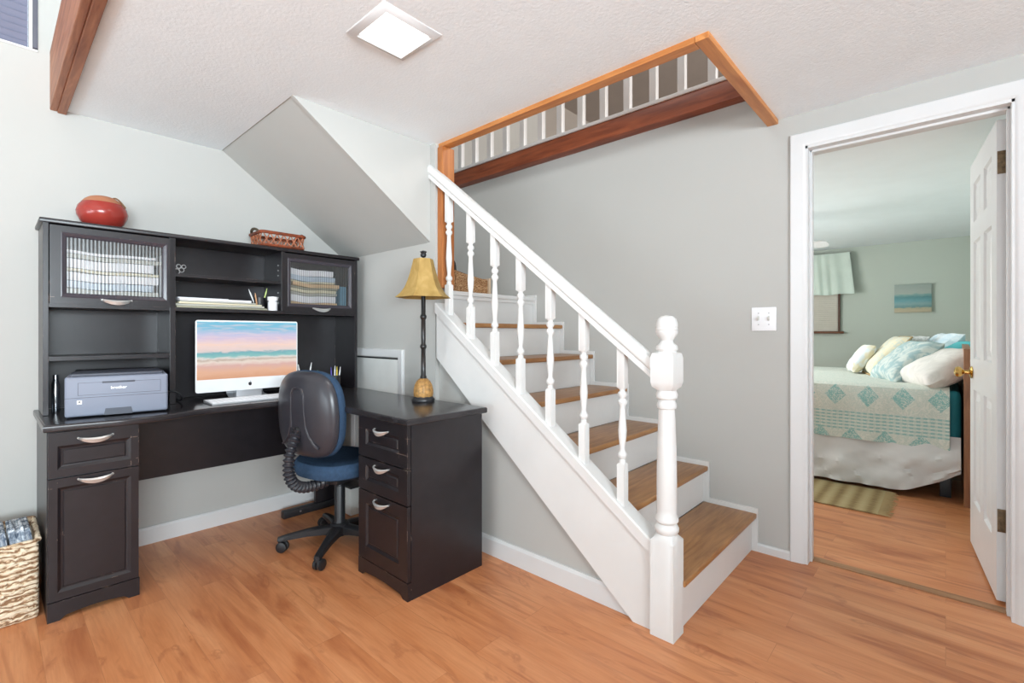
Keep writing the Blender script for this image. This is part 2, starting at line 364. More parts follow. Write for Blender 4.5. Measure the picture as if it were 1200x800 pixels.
for z0 in (.285, 1.77):
    b = nb(); m = leaf_frame @ Matrix.Translation((L+.0005, z0, -.033)); t = nb(); bx(t, 0, .003, 0, .095, 0, .031, .0008); 
    for q in (.015, .048, .08): bx(t, .002, .0045, q, q+.006, .008, .014); bx(t, .002, .0045, q, q+.006, .02, .026)
    join(b, t, m); tube(b, [m @ Vector((.004, 0, -.004)), m @ Vector((.004, .095, -.004))], .005, 8)
    obj('hinge', b, OLDBR, d1)
b = nb(); ctr = leaf_frame @ Vector((.065, .905, 0)); nrm = (leaf_frame.to_3x3() @ Vector((0, 0, 1))).normalized()
q = nrm.to_track_quat('Z', 'Y').to_matrix().to_4x4(); t = nb()
lathe(t, [(.0, 0), (.031, 0), (.033, .003), (.026, .009), (.012, .012), (.010, .030), (.016, .036), (.026, .044), (.029, .055), (.024, .066), (.010, .071), (0, .072)], n=24)
join(b, t, Matrix.Translation(ctr) @ q); obj('door_knob', b, BRASS, d1)
# ------------------------------------------------------------------ low access panel behind the desk
d2 = thing('door_2', 'low white access panel in the wall beside the desk hutch', None, (-2.7, 1.70, .2), 0, None, 'structure')
b = nb(); frame_ring(b, FR((-2.98, 1.70, .30), (1, 0, 0), (0, 0, 1)), .505, .672, [(0, -.002), (0, .012), (.004, .016), (.044, .018), (.05, .012), (.05, -.002)]); obj('door_casing', b, TRIM, d2)
b = nb(); bx(b, -2.975, -2.485, 1.692, 1.699, .305, .958, .002); obj('door_leaf', b, plain('access_panel_paint', (222, 223, 220), .5), d2)
b = nb(); bx(b, -2.975, -2.485, 1.6935, 1.698, .960, .968); obj('shadow_gap', b, BLK, d2)
# ------------------------------------------------------------------ high window with closed blinds at the upper left
w1 = thing('window_1', 'high window with closed grey blinds at the upper left', None, (XL, -.37, 2.445), 0, None, 'structure')
b = nb(); bx(b, XL-.08, XL+.004, .142, .160, 2.452, 3.3, .002); bx(b, XL-.08, XL+.004, -.9, -.882, 2.445, 3.3, .002); obj('side_frame', b, plain('dark_grey_window_frame', (88, 88, 100), .5), w1)
b = nb(); bx(b, XL-.07, XL+.008, .130, .142, 2.440, 3.3, .002); bx(b, XL-.08, XL+.006, -.9, .16, 2.436, 2.446, .002); obj('window_sill', b, TRIM, w1)
b = nb()
for k in range(26):
    bxr(b, (XL-.03, -.378, 2.462+k*.033), (.006, 1.01, .037), Matrix.Rotation(.55, 3, 'Y'))
obj('blind', b, plain('grey_blue_blind_slats', (116, 118, 138), .5), w1, smooth=False)
b = nb(); bx(b, XL-.07, XL-.066, -.9, .14, 2.445, 3.3); obj('pane', b, PANE, w1)
# ------------------------------------------------------------------ staircase
GO = .2457; RI = .1965; NX0 = -.717
st = thing('staircase', 'white staircase with oak treads and a turned white balustrade', 'staircase', (-1.45, 2.2, 0))
YS0, YS1 = 1.745, YD-.016
for i in range(7):
    xr = NX0-.026-i*GO
    b = nb(); bx(b, xr-.018, xr, YS0-.02, YS1, i*RI, (i+1)*RI-(.024 if i < 6 else .0), .001)
    obj('riser', b, STAIRW, st, smooth=False)
    if i < 6:
        b = nb(); bx(b, xr-GO-.0, NX0-i*GO, YS0+(.0 if i else .004), YS1, (i+1)*RI-.026, (i+1)*RI, .008, 3)
        obj('tread', b, TREAD, st)
    else:
        b = nb(); bx(b, xr-.10, NX0-i*GO+.004, YS0, YS1, 7*RI-.024, 7*RI+.002, .006); obj('landing_nosing', b, STAIRW, st)
# stepped skirting on the far wall
o_ = .022; pts = [(NX0-.026+o_-.012, 0)]
for i in range(7):
    xr = NX0-.026-i*GO
    pts += [(xr+o_+.006, i*RI+(o_ if i else 0)), (xr+o_+.006, (i+1)*RI+o_)]
pts = pts[1:]; pts.append((-3.14, 7*RI+o_)); pts += [(-3.14, 7*RI-.1), (NX0-.03-6*GO, 6*RI-.1)]
for i in range(5, -1, -1): pts += [(NX0-.04-i*GO, max(0, i*RI-.1))]
b = nb(); vs2 = [b.verts.new((p[0], YD-.015, p[1])) for p in pts]; f = b.faces.new(vs2)
g = bmesh.ops.extrude_face_region(b, geom=[f]); bmesh.ops.translate(b, vec=(0, .014, 0), verts=[v for v in g['geom'] if isinstance(v, bmesh.types.BMVert)])
bmesh.ops.triangulate(b, faces=b.faces[:]); obj('stepped_skirting', b, STAIRW, st, smooth=False)
# near stringer with its cap
def capz(x): return .345+.7385*(-.823-x)
def lowz(x): return .050+.782*(-.925-x)
b = nb(); prism(b, [(-2.105, capz(-2.105)-.03), (-.815, capz(-.815)-.03), (-.815, 0.0), (-.90, 0.0), (-2.105, .985)], 'y', 1.688, YU+.03)
obj('stringer', b, STAIRW, st, smooth=False)
b = nb(); p0, p1 = (-2.105, capz(-2.105)), (-.800, capz(-.800))
loft(b, [[(p[0], y, p[1]+z) for y, z in ((1.676, -.055), (1.676, -.006), (1.682, 0), (1.752, 0), (1.757, -.006), (1.757, -.055))] for p in (p0, p1)])
obj('stringer_cap', b, STAIRW, st, smooth=False)
# handrail
def railz(x): return 1.048+.778*(-.841-x)
RY = 1.712
rp = [(-.027, -.040), (-.027, -.030), (-.020, -.022), (-.030, -.012), (-.032, .004), (-.024, .020), (-.008, .027), (.008, .027), (.024, .020), (.032, .004), (.030, -.012), (.020, -.022), (.027, -.030), (.027, -.040)]
b = nb(); a = math.atan(.778)
loft(b, [[(x-dz*math.sin(a)*0, RY+dy, railz(x)-.033+dz*1.22) for dy, dz in rp] for x in (-2.215, -.80)])
obj('handrail', b, STAIRW, st)
# balusters
def sqring(h, z, n=16):
    out = []
    for i in range(n):
        t = 2*PI*i/n+PI/4; c, s_ = math.cos(t), math.sin(t); k = h/max(abs(c), abs(s_)); out.append((c*k, s_*k, z))
    return out
def circ(r, z, n=16): return [(r*math.cos(2*PI*i/n+PI/4), r*math.sin(2*PI*i/n+PI/4), z) for i in range(n)]
def baluster_bm(H_, slope, h=.0165, tb=.165):
    """square foot, turned middle, square head cut to the rail's slope"""
    lo, hi = tb, H_-.165
    m = nb(); s = (hi-lo)
    rings = [[(x, y, -slope*x) for x, y, z in sqring(h, 0)], sqring(h, lo-.006), circ(.0135, lo), circ(.0135, lo+.010), circ(.010, lo+.014), circ(.0185, lo+.026), circ(.0185, lo+.036), circ(.0105, lo+.048), circ(.0105, lo+.060),
             circ(.0155, lo+.15*s+.06), circ(.0170, lo+.30*s+.04), circ(.0155, lo+.5*s), circ(.0115, lo+.72*s), circ(.0105, hi-.070), circ(.0180, hi-.058), circ(.0180, hi-.048), circ(.0105, hi-.038), circ(.0180, hi-.026), circ(.0180, hi-.016), circ(.0105, hi-.008), circ(.0130, hi),
             sqring(h, hi+.006), [(x, y, H_-slope*x) for x, y, z in sqring(h, 0)]]
    return loft(m, rings)
for px_ in (-2.025, -1.850, -1.672, -1.500, -1.322, -1.142, -.958):
    z0 = capz(px_)-.006; z1 = railz(px_)-.075
    b = baluster_bm(z1-z0, .76); bmesh.ops.translate(b, vec=(px_, RY, z0), verts=b.verts)
    obj('baluster', b, STAIRW, st)
# newel post
b = nb(); h = .045; nx, ny = -.771, 1.708
rg = [sqring(h, 0, 32), sqring(h, .352, 32)]
def c32(r, z): return circ(r, z, 32)
rg += [c32(.040, .372), c32(.036, .376), c32(.043, .386), c32(.044, .398), c32(.038, .410), c32(.034, .414), c32(.042, .424), c32(.042, .434), c32(.035, .446), c32(.036, .47), c32(.0365, .56), c32(.035, .68), c32(.031, .80), c32(.029, .838),
       c32(.034, .842), c32(.036, .852), c32(.034, .862), c32(.031, .866), c32(.031, .874), c32(.038, .880), c32(.040, .892), c32(.036, .902), c32(.034, .908)]
rg += [sqring(.040, .922, 32), sqring(.0445, .940, 32), sqring(.0445, 1.030, 32), sqring(.040, 1.047, 32)]
rg += [c32(.034, 1.052), c32(.040, 1.062), c32(.038, 1.074), c32(.026, 1.084), c32(.022, 1.092), c32(.028, 1.104), c32(.039, 1.120), c32(.0395, 1.130), c32(.0375, 1.132), c32(.0395, 1.134), c32(.0395, 1.141), c32(.0375, 1.143), c32(.0395, 1.145), c32(.039, 1.158), c32(.034, 1.174), c32(.022, 1.184), c32(.004, 1.188)]
loft(b, rg); bmesh.ops.translate(b, vec=(nx, ny, 0), verts=b.verts); obj('newel_post', b, STAIRW, st)
# upstairs railing above the far wall
ur = thing('balcony_railing', 'upstairs railing of square white balusters on a red-brown board', 'railing', (-1.9, 2.62, 2.34))
b = nb(); bx(b, XL, -.50, 2.600, YD+.02, 2.338, 2.446, .003); obj('fascia_board', b, CEDAR, ur)
b = nb(); bx(b, XL, -.50, 2.592, YD+.02, 2.446, 2.468, .003); obj('shoe_rail', b, TRIM, ur)
for i in range(14):
    px_ = -.925-i*.1685
    b = nb(); bx(b, px_-.021, px_+.021, 2.604, 2.640, 2.468, 3.30, .002); obj('baluster', b, TRIM, ur)
b = nb(); bx(b, XL, -.50, 2.59, 2.655, 3.30, 3.34, .006); obj('handrail', b, TRIM, ur)
# woven box on the landing
wb = thing('woven_box', 'woven straw box resting on the landing at the top of the stairs', 'basket', (-2.6, 2.30, 1.378))
WOVE = NT('banana_leaf_weave'); f_ = WOVE.noise((3, 3, 9), 14, 4, 2.0); WOVE.col(WOVE.ramp(f_, [(.38, (120, 76, 42)), (.5, (176, 126, 82)), (.62, (216, 178, 136))])); WOVE.bump(f_, .8, .006); WOVE = WOVE.done(.8)
b = nb(); loft(b, [[(x, 2.13, 1.378), (x, 2.45, 1.378), (x, 2.45, 1.512), (x, 2.30, 1.515), (x, 2.13, 1.555)] for x in (-2.74, -2.46)]); bmesh.ops.bevel(b, geom=b.edges[:], offset=.008, segments=2, affect='EDGES'); obj('box_body', b, WOVE, wb)
b = nb(); bx(b, -2.75, -2.452, 2.45, 2.472, 1.378, 1.520, .004); obj('end_board', b, plain('pale_wood_end', (214, 188, 160), .6), wb)
b = nb(); tube(b, bez([(-2.50, 2.14, 1.54), (-2.50, 2.13, 1.64), (-2.50, 2.17, 1.64), (-2.50, 2.17, 1.54)]), .008, 8); obj('handle', b, BLK, wb)
# ------------------------------------------------------------------ small fixtures
lt = thing('ceiling_light', 'square white recessed ceiling light glowing white', 'ceiling light', (-1.46, .98, CZ))
b = nb(); frame_ring(b, FR((-1.548, 1.068, CZ), (1, 0, 0), (0, -1, 0)), .176, .176, [(0, 0), (0, .006), (.006, .014), (.030, .004), (.033, 0)]); obj('frame', b, TRIM, lt)
b = nb(); bx(b, -1.548, -1.372, .892, 1.068, CZ-.006, CZ-.001, .001); obj('diffuser', b, emit('glowing_light_diffuser', (255, 253, 248), 2.5), lt)
sp_ = thing('light_switch', 'white double toggle switch plate on the grey wall beside the doorway', 'light switch', (-.688, YD, 1.13))
b = nb(); bx(b, -.746, -.630, YD-.007, YD, 1.133, 1.254, .004); obj('cover_plate', b, WHPL, sp_)
for s in (-.712, -.664):
    b = nb(); bxr(b, (s, YD-.012, 1.197), (.009, .018, .018), Matrix.Rotation(.5, 3, 'X'), .002); obj('toggle', b, plain('ivory_toggle', (216, 214, 208), .4), sp_)
    for z_ in (1.166, 1.224):
        b = nb(); bx(b, s-.003, s+.003, YD-.0085, YD-.006, z_-.003, z_+.003, .001); obj('screw', b, STEEL, sp_)
# ------------------------------------------------------------------ desk: handles and cabinet fronts
def handle_bm(frame, w=.11):
    t = nb(); rings = []
    for i in range(17):
        s = -1+i/8; k = max(0, 1-s*s); zc = -.012*k; hh = .003+.0075*k**.8; out = .006+.020*k**.6
        rings.append([(s*w/2, zc+hh, out-.002), (s*w/2, zc+hh*.4, out+.002), (s*w/2, zc-hh, out-.003), (s*w/2, zc-hh, out-.006), (s*w/2, zc+hh*.4, out-.002), (s*w/2, zc+hh, out-.005)])
    loft(t, rings)
    for s in (-1, 1): tube(t, [(s*w/2*.96, 0, 0), (s*w/2*.96, 0, .006)], .004, 8)
    m = nb(); return join(m, t, frame)
def pedestal(name, label, loc, frame, Wd, Dp, Hh, fronts, arch=.022):
    """frame: u along the front, v up, n out of the front; origin at the front's lower corner"""
    r = thing(name, label, 'cabinet', loc)
    t = nb(); bx(t, 0, Wd, .05, Hh, -Dp, -.019); bx(t, 0, .018, 0, .05, -Dp, -.02); bx(t, Wd-.018, Wd, 0, .05, -Dp, -.02); m = nb(); join(m, t, frame)
    body = obj('body', m, DESK, r, smooth=False)
    ft = .048; n = 14; a0 = [(0, 0), (ft*.75, 0)]
    top = [(ft*.75+ft*.5*k/5, arch*.7*math.sin(k/5*PI/2)) for k in range(6)]; top += [(ft*1.25+(Wd-ft*2.5)*k/10, arch*(.7+.3*math.sin(PI*k/10))) for k in range(1, 10)]
    top += [(Wd-x, z) for x, z in [(ft*.75+ft*.5*k/5, arch*.7*math.sin(k/5*PI/2)) for k in range(6)][::-1]]
    poly = [(0, 0)]+top+[(Wd, 0), (Wd, .074), (0, .074)]
    t = nb(); loft(t, [[(x, z, -.018) for x, z in poly], [(x, z, 0) for x, z in poly]], cap=False)
    for d in (-.018, 0):
        vv = [t.verts.new((x, z, d)) for x, z in poly]; f = t.faces.new(vv); bmesh.ops.triangulate(t, faces=[f])
    m = nb(); join(m, t, frame); obj('plinth', m, DESK, r, smooth=False)
    for kind, v0, v1, mg, hz in fronts:
        t = nb(); m = nb(); H_ = v1-v0
        mt = mg[1]
        panelled(m, frame @ Matrix.Translation((.003, v0, 0)), Wd-.006, H_, .018, [mg[0], Wd-.006-mg[0]], [mg[2], H_-mt], {(1, 1)}, RING)
        dr = obj(kind, m, DESK, r, smooth=False)
        obj('handle', handle_bm(frame @ Matrix.Translation((Wd/2, hz, 0))), NICK, dr)
    return r
FL = FR((-2.56, .155, 0), (0, 1, 0), (0, 0, 1))
pedestal('drawer_cabinet', 'black drawer and door cabinet carrying the left end of the desk', (-2.84, .3, 0), FL, .285, .565, .737,
         [('drawer', .558, .733, (.026, .053, .030), .703), ('door', .078, .552, (.026, .034, .030), .540)])
FRt = FR((-2.05, 1.178, 0), (1, 0, 0), (0, 0, 1))
pedestal('drawer_cabinet', 'black three-drawer cabinet carrying the right end of the desk by the stairs', (-1.85, 1.4, 0), FRt, .392, .43, .737,
         [('drawer', .552, .733, (.062, .054, .056), .690), ('drawer', .398, .546, (.062, .032, .046), .524), ('drawer', .078, .392, (.062, .055, .060), .368)])
dk = thing('corner_desk', 'black L-shaped desktop spanning both cabinets', 'desk', (-2.6, 1.0, .737))
out = [(-3.132, .143), (-2.552, .143), (-2.535, .26), (-2.515, .36), (-2.512, .46), (-2.535, .56), (-2.575, .66), (-2.590, .76), (-2.590, .90), (-2.585, 1.0)]
out += [tuple(p)[:2] for p in bez([(-2.575, 1.05, 0), (-2.55, 1.16, 0), (-2.42, 1.17, 0)], 8)] + [(-2.2, 1.160), (-1.9, 1.158), (-1.632, 1.156), (-1.632, 1.618), (-2.2, 1.618), (-2.6, 1.63), (-3.132, 1.66)]
b = nb(); cc = Vector((-2.4, .9, 0)); vs3 = [b.verts.new((x, y, .738)) for x, y in out]; f = b.faces.new(vs3)
g = bmesh.ops.extrude_face_region(b, geom=[f]); bmesh.ops.translate(b, vec=(0, 0, .028), verts=[v for v in g['geom'] if isinstance(v, bmesh.types.BMVert)])
hor = [e for e in b.edges if abs(e.verts[0].co.z-e.verts[1].co.z) < 1e-4]
bmesh.ops.bevel(b, geom=hor, offset=.008, segments=3, affect='EDGES', profile=.6)
top_ = [f for f in b.faces if len(f.verts) > 8]; bmesh.ops.triangulate(b, faces=top_); obj('desktop', b, DESKTOP, dk)
b = nb(); bx(b, -3.02, -3.002, .44, 1.60, .38, .738, .001); obj('modesty_panel', b, DESK, dk, smooth=False)
b = nb(); bx(b, -2.98, -2.955, 1.40, 1.53, .045, .738, .002); cs_ = obj('corner_support', b, DESK, dk, smooth=False)
b = nb(); bx(b, -2.99, -2.945, 1.20, 1.60, 0.0, .045, .006); 
obj('foot', b, BLK, cs_)
b = nb(); bx(b, -2.945, -2.942, 1.295, 1.305, .02, .03); obj('bolt', b, STEEL, cs_)
# ------------------------------------------------------------------ hutch
HX = -2.86; BX = -3.12
hu = thing('desk_hutch', 'tall black hutch with two glass doors standing on the desk', 'hutch', (-2.99, .9, .767))
Z0 = .767
for y_ in (.160, 1.617):
    b = nb(); bx(b, BX, HX, y_, y_+.018, Z0, 1.600, .001); obj('side_panel', b, DESK, hu, smooth=False)
b = nb(); bx(b, BX, HX+.012, .148, 1.646, 1.598, 1.618, .006); obj('top_board', b, DESK, hu)
b = nb(); bx(b, BX-.006, BX, .178, 1.617, Z0, 1.600); obj('back_panel', b, DESK, hu, smooth=False)
b = nb(); bx(b, BX, HX, .612, .636, Z0, 1.598, .001); obj('divider', b, DESK, hu, smooth=False)
b = nb(); bx(b, BX, HX, 1.152, 1.170, 1.25, 1.598, .001); obj('divider', b, DESK, hu, smooth=False)
b = nb(); bx(b, BX, HX-.004, .178, 1.617, 1.234, 1.252, .001); obj('shelf', b, DESK, hu, smooth=False)
b = nb(); bx(b, BX, HX-.004, .178, .612, 1.000, 1.020, .001); obj('shelf', b, DESK, hu, smooth=False)
b = nb(); bx(b, BX, HX-.012, .636, 1.152, 1.408, 1.424, .001); obj('shelf', b, DESK, hu, smooth=False)
for z_ in (1.30, 1.33, 1.36, 1.46, 1.49, 1.52):
    b = nb(); bx(b, HX-.05, HX-.044, 1.1505, 1.152, z_-.003, z_+.003); obj('shelf_pin', b, NICK, hu)
for (y0, y1, gy0, gy1) in ((.181, .633, .236, .583), (1.168, 1.617, 1.208, 1.577)):
    zb, zt = 1.250, 1.592
    F = FR((HX, y0, zb), (0, 1, 0), (0, 0, 1)); w_, h_ = y1-y0, zt-zb; xs = [gy0-.02-y0, gy1+.02-y0]; ysx = [1.299-.02-zb, 1.545+.02-zb]
    b = nb(); panelled(b, F, w_, h_, .016, xs, ysx, set(), RING, {(1, 1)}); dr = obj('door', b, DESK, hu, smooth=False)
    b = nb(); frame_ring(b, F @ Matrix.Translation((xs[0]+.02, ysx[0]+.02, 0)), gy1-gy0, 1.545-1.299, [(0, -.014), (0, -.008), (.004, -.004), (.016, 0), (.020, -.001), (.022, -.014)]); obj('glass_bead', b, plain('dark_satin_bead', (60, 55, 62), .25), dr, smooth=False)
    t = nb(); n = 26; ww = xs[1]-xs[0]-.036; hgt = ysx[1]-ysx[0]-.036; rr = []
    for i in range(n*4+1):
        u = i/(n*4); rr.append([(xs[0]+.018+u*ww, ysx[0]+.018, -.010-.0012*(1-abs(math.sin(PI*u*n)))), (xs[0]+.018+u*ww, ysx[0]+.018+hgt, -.010-.0012*(1-abs(math.sin(PI*u*n))))])
    loft(t, rr, close=False, cap=False); b = nb(); join(b, t, F); obj('reeded_pane', b, RGLASS, dr)
    obj('handle', handle_bm(F @ Matrix.Translation((w_/2, .024, 0))), NICK, dr)
# ------------------------------------------------------------------ what stands in and on the hutch
def sheetstack(name, label, cat, c, size, n, mats, jit=.02, rz=0, group=None):
    pass
def slab(name, label, cat, c, size, rz, mat, group=None, bev=.002, sag=0.0):
    b = nb()
    if sag:
        hx_, hy_, t_ = size[0]/2, size[1]/2, size[2]
        def sg(y): return sag*(math.cos(PI*y/hy_*.9)*-1+.9)*.5+.3*sag*math.sin(y*31)
        loft(b, [[(-hx_, y, sg(y)), (hx_*(1-.04*math.sin(k)), y, sg(y)), (hx_*1.01, y, sg(y)+t_*.5), (hx_*(1-.03*math.sin(2*k)), y, sg(y)+t_), (-hx_, y, sg(y)+t_)] for k, y in [(q, -hy_+q*2*hy_/14) for q in range(15)]])
    else: bx(b, -size[0]/2, size[0]/2, -size[1]/2, size[1]/2, 0, size[2], bev)
    return single(name, b, mat, label, cat, c, group, rz, world=False)
PAPER = [plain('paper_white', (232, 232, 236), .7), plain('paper_cream', (216, 208, 180), .7), plain('paper_grey', (176, 176, 166), .7), plain('paper_blue', (186, 200, 214), .7), plain('paper_tan', (212, 180, 140), .7), plain('paper_olive', (150, 148, 128), .7), plain('paper_teal', (92, 138, 160), .7)]
z = 1.2525
mags = [('bottom of the pile, greyish folder', 5, .010, .44, .000, 0.02), ('olive folder second from the bottom of the pile', 2, .010, .42, -.006, -.03), ('cream folder in the middle of the pile', 1, .008, .40, -.01, .02), ('thin grey booklet under the white binder', 2, .007, .36, -.02, -.02), ('white binder near the top of the pile', 0, .012, .34, -.035, .01)]
for k, (d, mi, t_, ln, dy, rz) in enumerate(mags):
    slab('folder', 'paper folder on the open hutch shelf, '+d, 'folder', (-2.985, .86+dy, z), (.22, ln, t_), rz, PAPER[mi], 'folders piled on the open hutch shelf'); z += t_+.0008
slab('envelope', 'long white envelope lying on top of the pile of folders', 'envelope', (-2.985, .775, z), (.12, .24, .006), .05, PAPER[0])
b = nb(); lathe(b, [(0, 0), (.026, 0), (.026, .050), (.022, .052), (.022, .058), (.028, .058), (.028, .080), (0, .080)], n=24)
single('jar', b, WHPL, 'small white jar with a wide lid beside the black cup on the hutch shelf', 'jar', (-2.90, 1.118, 1.2525), world=False)
def cup(label, loc, r, h_, mat, pens, grp):
    k = thing('pencil_cup', label, 'pencil cup', loc)
    b = nb(); lathe(b, [(0, 0), (r, 0), (r*1.05, h_), (r*.95, h_), (r*.9, .004), (0, .004)], n=20); obj('cup_body', b, mat, k, world=False)
    for (dx, dy, tx, ty, ln, m_, lab, nm) in pens:
        b = nb(); d = Vector((tx, ty, 1)).normalized(); p0 = Vector((0, 0, 0)); tube(b, [p0, p0+d*ln*.85, p0+d*ln*.86, p0+d*ln], [.004, .004, .0028, .0015], 8)
        single(nm, b, m_, lab, 'pen', (loc[0]+dx, loc[1]+dy, loc[2]+.006), grp, world=False)
    return k
PCOL = {k: plain('pen_'+k, c, .4) for k, c in {'white': (236, 236, 236), 'yellow': (222, 196, 70), 'violet': (92, 82, 176), 'green': (60, 130, 110), 'lime': (188, 206, 120), 'tan': (206, 160, 120), 'black': (30, 30, 32)}.items()}
cup('black pencil cup on the hutch shelf, left of the white jar', (-2.955, 1.066, 1.2525), .030, .075, BLK,
    [(-.006, -.012, .10, -.42, .125, PCOL['white'], 'white pen leaning left in the cup on the hutch shelf', 'pen'), (.010, -.014, .30, -.25, .10, PCOL['tan'], 'tan pencil in the cup on the hutch shelf', 'pencil'),
     (.004, .010, .05, .22, .130, PCOL['lime'], 'pale green pen standing tallest in the cup on the hutch shelf', 'pen')], 'pens in the cup on the hutch shelf')
cup('black pencil cup at the back of the desk, full of white pens', (-2.83, 1.285, .767), .036, .095, BLK,
    [(-.01, -.02, 0, -.15, .165, PCOL['white'], 'short white pen at the left of the desk cup behind the chair', 'pen'), (0, .0, .0, .18, .175, PCOL['white'], 'white pen leaning right in the desk cup behind the chair', 'pen'),
     (.01, -.012, .05, -.02, .135, PCOL['black'], 'black pen in the desk cup behind the chair', 'pen'), (-.005, .022, .0, .40, .135, PCOL['green'], 'green pen leaning far right in the desk cup behind the chair', 'pen')], 'pens in the desk cup behind the chair')
cup('black pencil cup beside the hutch side panel with coloured pens', (-2.80, 1.450, .767), .030, .095, BLK,
    [(0, -.018, 0, -.06, .140, PCOL['violet'], 'violet pen in the desk cup nearest the hutch side', 'pen'), (0, -.004, .05, .0, .148, PCOL['white'], 'white pen in the desk cup nearest the hutch side', 'pen'),
     (.004, .008, 0, .02, .142, PCOL['yellow'], 'yellow pencil in the desk cup nearest the hutch side', 'pencil'), (0, .016, 0, .14, .140, PCOL['white'], 'white pen leaning right in the desk cup nearest the hutch side', 'pen')], 'pens in the desk cup by the hutch side')
slab('tape_dispenser', 'small green tape dispenser between the two desk cups', 'tape dispenser', (-2.80, 1.370, .767), (.06, .05, .08), .3, PCOL['green'], bev=.012)
b = nb()
for (a, q, r) in ((0, 0, .013), (.02, .008, .011), (.008, .026, .010), (.03, .026, .009)):
    tube(b, [(0.004*math.sin(7*a), a+r*math.cos(t*PI/8), q+.013+r*math.sin(t*PI/8)) for t in range(17)], .0022, 6)
single('silver_ornament', b, STEEL, 'tiny silver wire ornament at the left of the top open shelf', 'ornament', (-2.90, .650, 1.424), world=False)
# linens and papers behind the reeded glass
zz = 1.257
for k, (mi, t_, dy, nm) in enumerate([(0, .030, 0, 'white'), (2, .026, .01, 'grey'), (3, .030, -.005, 'pale blue'), (0, .036, 0, 'white'), (1, .012, .01, 'cream'), (0, .040, .0, 'white'), (2, .018, .01, 'grey'), (0, .012, .0, 'white')]):
    lab = 'folded %s paper stack behind the left glass door, %s' % (nm, ['lowest', 'second from the bottom', 'third from the bottom', 'fourth from the bottom', 'fourth from the top', 'third from the top', 'second from the top', 'topmost'][k])
    slab('paper_stack', lab, 'paper stack', (-3.0, .395+dy, zz), (.20, .36-.02*(k % 3), t_), .02*(-1)**k, PAPER[mi], 'papers behind the left glass door', .006, .006); zz += t_+.004
slab('clear_folder', 'pale sleeve standing at the right behind the left glass door', 'folder', (-2.94, .594, 1.253), (.10, .008, .26), 0, PAPER[0])
zz = 1.258
for k, (mi, t_, dy, nm) in enumerate([(0, .012, 0, 'white'), (4, .034, .005, 'tan'), (0, .040, -.004, 'white'), (2, .016, .004, 'grey'), (1, .018, 0, 'cream'), (5, .012, .012, 'olive'), (4, .022, .02, 'tan'), (1, .010, -.01, 'cream'), (3, .030, -.01, 'pale blue'), (0, .036, -.02, 'white')]):
    lab = 'folded %s linen or file behind the right glass door, %s' % (nm, ['lowest', 'second from the bottom', 'third from the bottom', 'fourth from the bottom', 'fifth from the bottom', 'fifth from the top', 'fourth from the top', 'third from the top', 'second from the top', 'topmost'][k])
    slab('file_stack', lab, 'files', (-2.985, 1.352+dy, zz), (.20, .30, t_), .03*(-1)**k, PAPER[mi], 'files behind the right glass door', .005, .008); zz += t_+.002
slab('blue_binder', 'blue binder standing at the right behind the right glass door', 'binder', (-2.965, 1.555, 1.253), (.14, .045, .17), 0, PAPER[6])
b = nb(); lathe(b, [(0, 0), (.012, 0), (.014, .01), (.014, .13), (.009, .145), (.009, .17), (0, .17)], n=16)
single('spray_bottle', b, glass_mat('cloudy_plastic', (170, 176, 184), .2, .2), 'slim clear plastic bottle left of the printer', 'bottle', (-2.93, .205, .767), world=False)
# red pot and rattan tray on top
PZ = 1.12
rp_ = thing('red_pot', 'squat red glazed pot standing on top of the hutch', 'pot', (-2.99, .372, 1.618))
prf = [(r, z*PZ) for r, z in [(0, 0), (.040, 0), (.058, .008), (.080, .026), (.094, .052), (.097, .070), (.091, .092), (.078, .108)]]
b = nb(); lathe(b, prf, n=36); obj('pot_body', b, plain('red_glaze', (158, 54, 46), .22, var=.12), rp_, world=False)
b = nb(); lathe(b, [(r, z*PZ) for r, z in [(.079, .1075), (.066, .122), (.050, .133), (.036, .138), (.028, .135), (0, .127)]], n=36); obj('unglazed_shoulder', b, plain('tan_clay', (176, 116, 84), .7), rp_, world=False)
b = nb(); tube(b, bez([(.03, .03, .143), (.035, .04, .160), (.04, .055, .150), (.045, .080, .108)]), [.0035]*25, 8); obj('twig', b, plain('twig_brown', (120, 82, 50), .7), rp_, world=False)
tb_ = thing('rattan_tray', 'reddish rattan tray with open lattice sides on top of the hutch', 'basket', (-2.98, 1.178, 1.619), 0)
RAT = plain('red_brown_rattan', (146, 70, 40), .5, var=.35, sc=30)
hw, hd, hh = .116, .085, .086
def rect_path(w, d, z, r=.02): 
    pts = []
    for cx, cy, a0 in ((d-r, w-r, 0), (-d+r, w-r, PI/2), (-d+r, -w+r, PI), (d-r, -w+r, 1.5*PI)):
        for k in range(5): pts.append((cx+r*math.cos(a0+k*PI/8), cy+r*math.sin(a0+k*PI/8), z))
    pts.append(pts[0]); return pts
b = nb(); bx(b, -hd, hd, -hw, hw, 0, .008, .003); obj('base', b, RAT, tb_, world=False)
b = nb(); tube(b, rect_path(hw+.004, hd+.004, .014), .008, 8); tube(b, rect_path(hw+.010, hd+.010, hh), .0095, 8)
for k in range(60):
    u = k/60*2*PI; pass
obj('rim', b, RAT, tb_, world=False)
b = nb()
def zig(p0, p1, n):
    p0 = Vector(p0); p1 = Vector(p1)
    for k in range(n):
        a = p0.lerp(p1, k/n); c = p0.lerp(p1, (k+1)/n); m_ = p0.lerp(p1, (k+.5)/n)
        for q, w_ in ((a, c), (c, a)):
            tube(b, [(q.x, q.y, .016), (m_.x, m_.y, .045), (w_.x, w_.y, hh)], .0036, 6)
for s in (-1, 1): zig((s*(hd+.006), -hw, 0), (s*(hd+.006), hw, 0), 6); zig((-hd, s*(hw+.006), 0), (hd, s*(hw+.006), 0), 4)
obj('lattice', b, plain('pale_rattan', (186, 112, 78), .5, var=.3, sc=40), tb_, world=False)
